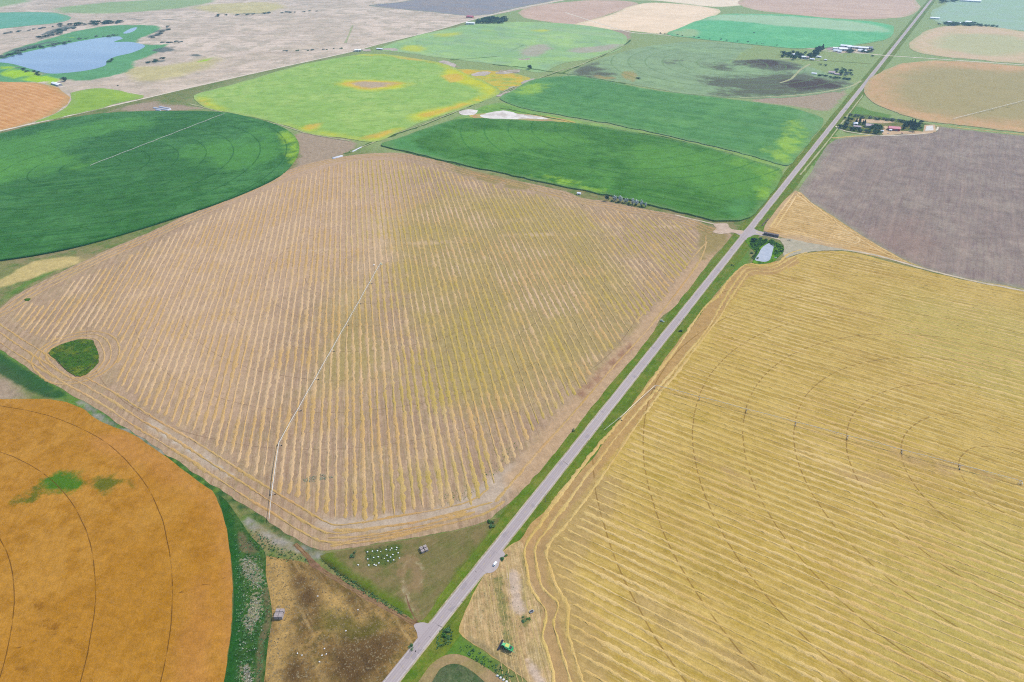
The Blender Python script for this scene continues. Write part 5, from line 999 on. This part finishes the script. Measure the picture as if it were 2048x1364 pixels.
bag(306, 216, 338, 221, 2.6, 'middle and longest white silage bag by the gravel road', 'white silage bags')
bag(311, 220, 322, 221.5, 2.6, 'short lowest white silage bag by the gravel road', 'white silage bags')
bag(334, 220.5, 343, 219, 2.4, 'short right hand white silage bag by the gravel road', 'white silage bags')
bag(212, 229.5, 284, 225, 1.8, 'very long thin silage bag along the top of the dark green circle', 'white silage bags')
bag(664, 318, 686, 312, 2.6, 'white silage bag on the bare corner above the stubble field', 'white silage bags')
bag(704, 304, 724, 294, 1.6, 'grey white silage bag higher up the bare corner above the stubble field', 'white silage bags')

# ---- bales
BALEG = simple_mat('weathered_straw', (.27, .22, .2, 1), .95, .3, 2.5); BALED = simple_mat('dark_weathered_straw', (.07, .055, .06, 1), .95, .3, 2.5); BALEB = simple_mat('brown_straw', (.17, .1, .075, 1), .95, .3, 2.5)
TWINE = simple_mat('twine', (.5, .45, .4, 1), .8)
def bale_proto(mat, lx, ly, lz, name='square_bale'):
    m = MB(); m.box(-lx/2, lx/2, -ly/2, ly/2, 0, lz); body = m.build(name, mat, None, bevel=.07); return body
def stack(u, v, ang, nx, ny, nz, lx, ly, lz, gap_x, gap_y, mat, label, group, skip=()):
    x0, y0, _ = at(u, v); ca, sa = math.cos(math.radians(ang)), math.sin(math.radians(ang))
    first = None
    for k in range(nz):
        for i in range(nx):
            for j in range(ny):
                if (i, j, k) in skip: continue
                if 0 < k < 0: continue
                gx = (gap_x if i >= nx/2 else -gap_x)/2; gy = (gap_y if j >= ny/2 else -gap_y)/2
                lxp = (i-(nx-1)/2)*(lx+.06)+gx+random.uniform(-.05, .05); lyp = (j-(ny-1)/2)*(ly+.05)+gy+random.uniform(-.08, .08)
                if first is None:
                    first = bale_proto(mat, lx, ly, lz)
                    tw = MB()
                    for q in (-.3, 0, .3):
                        s = q*ly; tw.box(-lx/2-.01, lx/2+.01, s-.012, s+.012, lz*.0+.01, lz+.012)
                    tw.build('twine', TWINE, first); o = first
                else: o = copy_tree(first)
                o.location = (x0+lxp*ca-lyp*sa, y0+lxp*sa+lyp*ca, k*(lz+.01)); o.rotation_euler = (0, 0, math.radians(ang+random.uniform(-1.2, 1.2)))
                tag(o, label, 'bale', group)
stack(560, 1231, 33, 2, 5, 3, 2.9, 1.2, 1.25, .25, .55, BALEG, 'big grey square bale of the high stack on the brown pasture', 'bales of the pasture stack')
stack(848, 1100, 62, 2, 4, 2, 2.6, 1.2, 1.2, .6, .6, BALEG, 'grey square bale of the low stack on the mown grass', 'bales of the mown grass stack')
A = G(1529, 469); Bq = G(1554.5, 474); ang = math.degrees(math.atan2(*(Bq-A)[::-1])); cx_, cy_ = (A+Bq)/2; uu, vv = PX(cx_, cy_)
stack(uu, vv, ang+90, 2, 18, 3, 2.6, 1.2, 1.25, 0, 0, BALED, 'blackened square bale in the long dark stack beside the farm lane', 'bales of the long dark stack')
A = G(1524, 452); Bq = G(1537, 438)
rb = None
for i in range(13):
    p = A+(Bq-A)*(i+.5)/13
    if rb is None:
        m = MB(); m.bar((-.75, 0, .8), (.75, 0, .8), .8, 14); rb = m.build('round_bale', BALEB, None); o = rb
        m = MB(); [m.bar((q_-.015, 0, .8), (q_+.015, 0, .8), .81, 14) for q_ in (-.4, 0, .4)]; m.build('twine', TWINE, rb)
    else: o = copy_tree(rb)
    o.location = (p[0]+random.uniform(-.4, .4), p[1]+random.uniform(-.4, .4), 0); o.rotation_euler = (0, 0, random.uniform(-.3, .3)+.9)
    tag(o, 'brown round bale in the row on the verge above the highway junction', 'bale', 'row of brown round bales')

# ---- hives
HIVE = simple_mat('hive_paint', (.45, .46, .42, 1), .6, .06, 2); HLID = simple_mat('hive_lid', (.56, .57, .54, 1), .4, .04, 2)
hv = None
for i, (a, b_) in enumerate([(565, 345), (665, 330), (770, 320), (835, 335), (950, 295), (1060, 270), (1030, 305), (1165, 255), (1155, 300), (1195, 365), (1085, 400), (965, 415), (910, 475), (1037, 452), (1220, 468), (1100, 510), (985, 530), (690, 460), (785, 445), (570, 490), (590, 615), (705, 605), (742, 620), (798, 572), (375, 610)]):
    if hv is None:
        hv = empty('beehive', (0, 0, 0))
        m = MB(); m.box(-.62, .62, -.5, .5, .14, .85); m.build('hive_body', HIVE, hv, bevel=.03)
        m = MB(); m.box(-.67, .67, -.55, .55, .86, .98); m.build('lid', HLID, hv, bevel=.02)
        m = MB(); [m.box(x_-.05, x_+.05, -.6, .6, 0, .13) for x_ in (-.5, 0, .5)]; m.build('pallet', BARK, hv); o = hv
    else: o = copy_tree(hv)
    x, y, _ = at(680+a/10.24, 1070+b_/10.24+1.0); o.location = (x, y, 0); o.rotation_euler = (0, 0, random.uniform(0, 1.5)); s = .62 if i in (3, 6, 8, 12, 14) else .8; o.scale = (s, s, s)
    tag(o, 'white hive box in the weedy patch beside the mown grass' if i < 24 else 'lone white hive box left of all the others', 'beehive', 'white hive boxes in the weeds' if i < 24 else None)

# ---- weeds as small tufts
def tufts(name, polys, n, size, mat, label, height=.5):
    V = []; F = []
    for poly in polys:
        P = GA(poly); lo = P.min(0); hi = P.max(0); q = rng.uniform(lo, hi, (n*3, 2)); q = q[inside(q, P)][:n]
        for p in q:
            s = size*rng.uniform(.5, 1.5); h = height*rng.uniform(.5, 1.4)
            for k in range(3):
                a = rng.uniform(0, 6.28); dx, dy = math.cos(a)*s, math.sin(a)*s; b = len(V)
                V += [(p[0]-dx*.3, p[1]-dy*.3, .15), (p[0]+dx, p[1]+dy, h*.5+.15), (p[0]+dx*.2-dy*.5, p[1]+dy*.2+dx*.5, h+.15), (p[0]-dx*.6-dy*.4, p[1]-dy*.6+dx*.4, h*.5+.15)]; F.append((b, b+1, b+2, b+3))
    o = mesh_obj(name, V, F, mat); tag(o, label, 'weeds', None, 'stuff')
tufts('weeds', [[(732, 1100), (760, 1094), (800, 1090), (802, 1106), (796, 1122), (770, 1132), (735, 1132), (730, 1116)]], 150, .5, LEAF['mid'], 'green weeds growing among the white hive boxes')
tufts('flowering_weeds', [[(476, 1105), (530, 1110), (532, 1200), (526, 1280), (515, 1364), (476, 1364)], [(482, 1118), (500, 1115), (516, 1135), (524, 1165), (520, 1180), (500, 1160), (486, 1145)], [(505, 1190), (520, 1195), (522, 1215), (516, 1245), (500, 1262), (488, 1245), (498, 1215)], [(486, 1335), (498, 1330), (506, 1364), (490, 1364)]], 150, .5, simple_mat('pale_seed_heads', (.34, .32, .25, 1), .9, .3, 1.5), 'whitish dry weeds in the dark green strip beside the orange grain')
tufts('weeds', [[(470, 1060), (520, 1110), (530, 1150), (540, 1230), (530, 1300), (520, 1364), (470, 1364), (474, 1200)]], 800, .8, LEAF['mid'], 'dark green weeds of the strip between orange grain and brown pasture')
tufts('weeds', [PATCH], 2200, .9, leaf_mat('weed_leaves', (.05, .12, .03, 1), (.1, .15, .04, 1), (.13, .12, .05, 1)), 'weed stalks standing in the triangular patch', .9)
tufts('weeds', [[(1504, 477), (1550, 484), (1565, 492), (1566, 503), (1550, 514), (1548, 495), (1535, 484), (1520, 495), (1508, 520), (1503, 515), (1512, 505), (1500, 490)]], 900, 1.2, LEAF['lush'], 'lush weeds and reeds around the pond', .9)
tufts('weeds', [[(605, 960), (640, 948), (672, 955), (640, 962), (612, 966)]], 260, .5, leaf_mat('pale_weed_leaves', (.2, .24, .14, 1), (.3, .33, .22, 1)), 'string of pale green weeds across the windrows near the stubble corner', .4)
tufts('weeds', [[(860, 1000), (905, 985), (940, 965), (950, 990), (900, 1010), (870, 1015)], [(960, 945), (1030, 885), (1040, 900), (975, 965)]], 60, .5, LEAF['lush'], 'green regrowth weeds at the lower ends of the straw rows', .4)
tufts('weeds', [[(500, 1055), (560, 1092), (620, 1122), (600, 1128), (540, 1118), (490, 1085)], [(640, 1118), (700, 1155), (800, 1220), (816, 1236), (790, 1225), (690, 1165)]], 260, .6, LEAF['mid'], 'rank green weeds on the bank of the reddish track', .6)
tufts('weeds', [[(960, 1130), (1000, 1120), (1040, 1200), (1040, 1320), (985, 1290), (945, 1250)]], 260, .35, leaf_mat('sage_weeds', (.12, .16, .08, 1), (.2, .22, .12, 1)), 'scattered sage green weeds on the pale corner around the combine', .25)
tufts('weeds', [[(928, 1285), (980, 1318), (1030, 1355), (1010, 1362), (960, 1330), (915, 1300)], [(880, 1258), (905, 1248), (905, 1285), (870, 1300)]], 120, .7, LEAF['mid'], 'green ditch weeds below the corner with the combine', .6)
tufts('dry_tussocks', [[(535, 1125), (600, 1130), (830, 1260), (770, 1360), (535, 1360)]], 1500, .7, leaf_mat('dry_grass_blades', (.19, .135, .065, 1), (.24, .18, .09, 1), (.11, .085, .045, 1)), 'dry grass tussocks over the brown pasture', .18)
tufts('dry_tussocks', [[(535, 1125), (600, 1130), (830, 1260), (770, 1360), (535, 1360)]], 260, .6, leaf_mat('dark_dead_grass', (.06, .045, .03, 1), (.1, .07, .04, 1)), 'dark dead grass clumps over the brown pasture', .15)

# ---- stones
STONE = simple_mat('pale_stone', (.5, .48, .45, 1), .9, .1, 3)
def stone(u, v, s, label, group=None, name='stone'):
    bm = bmesh.new(); bmesh.ops.create_icosphere(bm, subdivisions=2, radius=1)
    for v_ in bm.verts: v_.co *= 1+random.uniform(-.18, .18); v_.co.z *= .6
    me = bpy.data.meshes.new(name); bm.to_mesh(me); bm.free(); me.materials.append(STONE); o = bpy.data.objects.new(name, me); link(o)
    x, y, _ = at(u, v); o.location = (x, y, s*.35+.1); o.scale = (s, s*.8, s); o.rotation_euler = (0, 0, random.uniform(0, 3)); tag(o, label, 'stone', group)
for (u, v) in [(635.6, 1192.6), (691.7, 1262), (595, 1307), (604, 1311), (649, 1297.6), (652.7, 1308.5), (644, 1311), (639, 1324), (716, 1220)]: stone(u, v, .6, 'small pale stone lying in the brown pasture', 'pale stones in the pasture')
for i, (u, v) in enumerate([(995, 1352), (1001, 1356), (1007, 1360), (1013, 1364)]): stone(u, v, 1.0, 'pale boulder in the line in the ditch at the bottom edge', 'ditch boulders', 'boulder')

# ---- vehicles
def wheel(root, x, y, r_, w_, name='wheel'):
    m = MB(); m.bar((x, y-w_/2, r_), (x, y+w_/2, r_), r_, 14); wo = m.build(name, TYRE, root)
    m = MB(); m.bar((x, y-w_/2-.02, r_), (x, y+w_/2+.02, r_), r_*.55, 10); m.build('rim', GALV, wo)
def car(u, v, ang, paint, label, suv=False):
    x, y, _ = at(u, v); root = empty('car', (x, y, .26), ang, label, 'car')
    L_, Wd, Hh = 4.7, 1.9, (1.75 if suv else 1.5)
    sec = [(-2.35, .45, .8, .86), (-2.2, .35, .98, .92), (-1.2, .3, 1.02, .95), (1.0, .3, .98, .95), (2.1, .35, .86, .9), (2.35, .45, .68, .8)]
    V = []; F = []
    for (xx_, z0, z1, hw) in sec: V += [(xx_, -hw, z0), (xx_, -hw, z1-.12), (xx_, -hw+.12, z1), (xx_, hw-.12, z1), (xx_, hw, z1-.12), (xx_, hw, z0)]
    for i in range(len(sec)-1):
        for k in range(6): F.append((i*6+k, i*6+(k+1) % 6, (i+1)*6+(k+1) % 6, (i+1)*6+k))
    F += [tuple(range(6))[::-1], tuple(range(len(V)-6, len(V)))]
    m = MB(); m.add(V, F); m.build('body', paint, root)
    m = MB(); xf, xr = .95, (-2.1 if suv else -1.7); m.add([(xf, -.86, .97), (xf, .86, .97), (xr, .86, .99), (xr, -.86, .99), (xf-.75, -.7, Hh-.07), (xf-.75, .7, Hh-.07), (xr+.45, .7, Hh-.07), (xr+.45, -.7, Hh-.07)], [(0, 1, 5, 4), (1, 2, 6, 5), (2, 3, 7, 6), (3, 0, 4, 7)]); m.build('window', GLASS, root)
    m = MB(); m.box(xr+.42, xf-.72, -.72, .72, Hh-.07, Hh, .05); m.build('roof', paint, root)
    for sx in (1.45, -1.45):
        for sy in (-.86, .86): wheel(root, sx, sy, .34, .22)
    for sy in (-.62, .62):
        m = MB(); m.box(2.28, 2.37, sy-.18, sy+.18, .6, .74); m.build('headlight', GLASS, root)
    return root
CARW = simple_mat('white_car_paint', (.78, .8, .84, 1), .25, .02, 1, 0, .6); CARD = simple_mat('dark_car_paint', (.03, .035, .05, 1), .25, .02, 1, 0, .6); CARR = simple_mat('red_car_paint', (.4, .03, .08, 1), .3, .02, 1, 0, .6)
car(990, 1129, math.radians(96), CARW, 'white car parked in the lay-by on the right of the highway', True)
cx2, cy2 = G(1690.5, 218.5); car(*PX(-5.2 if cx2 < -3 else .2, cy2), math.radians(-90), CARD, 'dark car driving on the far stretch of the highway', True)
car(1776, 267, .2, CARW, 'white car in the yard in front of the red barn'); car(1804, 267, .1, CARR, 'red pickup car parked in the yard right of the red barn', True)

def combine(u, v, ang):
    x, y, _ = at(u, v); root = empty('combine_harvester', (x, y, .15), ang, 'green combine harvester with a dark header parked on the pale stubble corner', 'combine')
    m = MB()
    m.add([(2.2, -1.5, 1.0), (2.2, 1.5, 1.0), (2.2, 1.5, 3.2), (2.2, -1.5, 3.2), (-3.8, -1.6, 1.2), (-3.8, 1.6, 1.2), (-3.8, 1.5, 3.0), (-3.8, -1.5, 3.0)], [(0, 1, 2, 3), (7, 6, 5, 4), (0, 4, 5, 1), (1, 5, 6, 2), (2, 6, 7, 3), (3, 7, 4, 0)])
    m.box(-4.6, -3.8, -1.3, 1.3, 1.4, 2.6, .1); m.build('body', GREENP, root, bevel=.12)
    m = MB(); m.box(-1.4, 1.8, -1.35, 1.35, 3.2, 3.9, -.2, -.15); gt = m.build('grain_tank', GREENL, root); m = MB(); m.box(-1.2, 1.6, -1.2, 1.2, 3.75, 3.95); m.build('grain', simple_mat('grain', (.45, .42, .1, 1), .9, .2, 4), gt)
    m = MB(); m.box(-3.4, -1.7, -1.1, 1.1, 3.0, 3.45, .15); m.build('engine_deck', DARKM, root)
    m = MB(); m.box(2.2, 3.9, -.95, .95, 1.7, 3.3, .12); cb = m.build('cab', GLASS, root, bevel=.06); m = MB(); m.box(2.1, 4.05, -1.05, 1.05, 3.32, 3.5, .1); m.build('roof', GREENL, cb)
    m = MB(); m.add([(3.2, -.6, 1.0), (3.2, .6, 1.0), (3.2, .6, 1.7), (3.2, -.6, 1.7), (5.0, -.6, .4), (5.0, .6, .4), (5.0, .6, 1.0), (5.0, -.6, 1.0)], [(3, 2, 1, 0), (4, 5, 6, 7), (0, 1, 5, 4), (1, 2, 6, 5), (2, 3, 7, 6), (3, 0, 4, 7)]); m.build('feeder_house', GREENP, root)
    m = MB(); m.prism([(-3.9, .25), (3.9, .25), (3.9, 1.3), (-3.9, 1.3)], 4.9, 5.1); m.box(5.1, 6.3, -3.9, 3.9, .2, .35); m.box(5.0, 6.4, -4.0, -3.85, .2, 1.1); m.box(5.0, 6.4, 3.85, 4.0, .2, 1.1)
    hd = m.build('header', simple_mat('header_paint', (.04, .04, .06, 1), .5), root)
    m = MB(); m.bar((5.7, -3.7, 1.05), (5.7, 3.7, 1.05), .08)
    for k in range(6):
        a = k*math.pi/3; yy_ = .48*math.cos(a); zz_ = .48*math.sin(a); m.bar((5.7+yy_, -3.7, 1.05+zz_), (5.7+yy_, 3.7, 1.05+zz_), .05, 4)
    m.build('reel', DARKM, hd)
    m = MB(); m.bar((5.3, -3.7, .65), (5.3, 3.7, .65), .24, 8); m.build('auger', DARKM, hd)
    m = MB(); m.bar((1.4, 1.75, 3.3), (-5.8, 2.0, 3.0), .22, 8); m.bar((-5.8, 2.0, 3.0), (-6.4, 2.05, 2.7), .22, 8); m.build('unloading_auger', GREENL, root)
    for sy in (-1.75, 1.75): wheel(root, 2.2, sy, .95, .75)
    for sy in (-1.35, 1.35): wheel(root, -3.2, sy, .62, .45)
    for sy in (-.9, .9): m = MB(); m.box(4.0, 4.1, sy-.15, sy+.15, 3.3, 3.45); m.build('headlight', WHITE, root)
ga = G(1006, 1291); gb = G(1024, 1299); combine(1015, 1297, math.atan2(*(ga-gb)[::-1]))

# small trailer, farm implement
x, y, _ = at(1063, 1224); tr_ = empty('utility_trailer', (x, y, .15), 1.0, 'small white trailer with a dark bed left at the bend of the straw rows', 'trailer')
m = MB(); m.box(-1.5, 1.5, -.9, .9, .5, .6); m.build('bed', DARKM, tr_); m = MB(); m.box(-1.6, 1.6, -1.0, -.9, .5, .95); m.box(-1.6, 1.6, .9, 1.0, .5, .95); m.box(-1.6, -1.5, -.9, .9, .5, .95); m.box(1.5, 1.6, -.9, .9, .5, .95); m.build('side_rails', WHITE, tr_)
m = MB(); m.bar((1.5, .6, .5), (2.9, 0, .45), .06); m.bar((1.5, -.6, .5), (2.9, 0, .45), .06); m.build('drawbar', GALV, tr_)
for sy in (-1.15, 1.15): wheel(tr_, 0, sy, .35, .2)
x, y, _ = at(1579, 481); im = empty('disc_harrow', (x, y, .3), .1, 'grey disc harrow parked at the edge of the gravel yard near the pond', 'harrow')
m = MB(); m.box(-3.2, 3.2, -.1, .1, .7, .9); m.box(-2.8, -2.6, -2.4, 2.4, .7, .85); m.box(2.6, 2.8, -2.4, 2.4, .7, .85); m.bar((0, 0, .8), (4.8, 0, .6), .1); m.build('frame', GALV, im)
for yy_ in (-2.0, 2.0):
    m = MB(); m.bar((-3, yy_, .4), (3, yy_, .4), .06)
    for k in range(12): m.bar((-2.9+k*.52, yy_, .4), (-2.84+k*.52, yy_, .4), .38, 10)
    m.build('disc_gang', DARKM, im)
for yy_ in (-.9, .9): wheel(im, 0, yy_, .4, .25)

# ---- power poles
POLE = simple_mat('pole_wood', (.3, .26, .22, 1), .9)
pp = empty('power_pole', (6, 38, 0))
m = MB(); m.bar((0, 0, 0), (0, 0, 9.8), .16, 8, .1); m.build('pole', POLE, pp); m = MB(); m.box(-1.25, 1.25, -.07, .07, 9.0, 9.15); m.bar((-.7, 0, 9.05), (0, 0, 8.4), .03, 4); m.bar((.7, 0, 9.05), (0, 0, 8.4), .03, 4); m.build('crossarm', POLE, pp)
for xx_ in (-1.1, .35, 1.1): m = MB(); m.bar((xx_, 0, 9.15), (xx_, 0, 9.4), .06, 6); m.build('insulator', WHITE, pp)
names = ['nearest wooden power pole, opposite the mown grass', 'wooden power pole next above the lay-by with the white car', 'third wooden power pole up the highway, beside the outer irrigator arm', 'fourth wooden power pole up the highway along the golden field']
for k in range(34):
    o = pp if k == 0 else copy_tree(pp); o.location = (6, 38+113*k, 0)
    tag(o, names[k] if k < 4 else 'distant wooden power pole in the line along the highway', 'power pole', 'power poles along the highway')

# ================================================================== HAZE
HC = (.50, .80, 1.0, 1)
def make_haze():
    V = [(x, y, z) for z in (-1.0, 452.0) for x, y in ((-24500, -24500), (24500, -24500), (24500, 24500), (-24500, 24500))]
    F = [(3, 2, 1, 0), (4, 5, 6, 7), (0, 1, 5, 4), (1, 2, 6, 5), (2, 3, 7, 6), (3, 0, 4, 7)]
    HM = bpy.data.materials.new('haze_air'); HM.use_nodes = True; ht = HM.node_tree; ht.nodes.clear()
    ho = ht.nodes.new('ShaderNodeOutputMaterial'); hp = ht.nodes.new('ShaderNodeVolumePrincipled'); ht.links.new(hp.outputs[0], ho.inputs['Volume'])
    hp.inputs['Color'].default_value = HC; hp.inputs['Density'].default_value = SIG; hp.inputs['Anisotropy'].default_value = .2
    tag(mesh_obj('haze', V, F, HM), 'thin pale haze over the whole plain', 'haze', None, 'stuff')
make_haze()
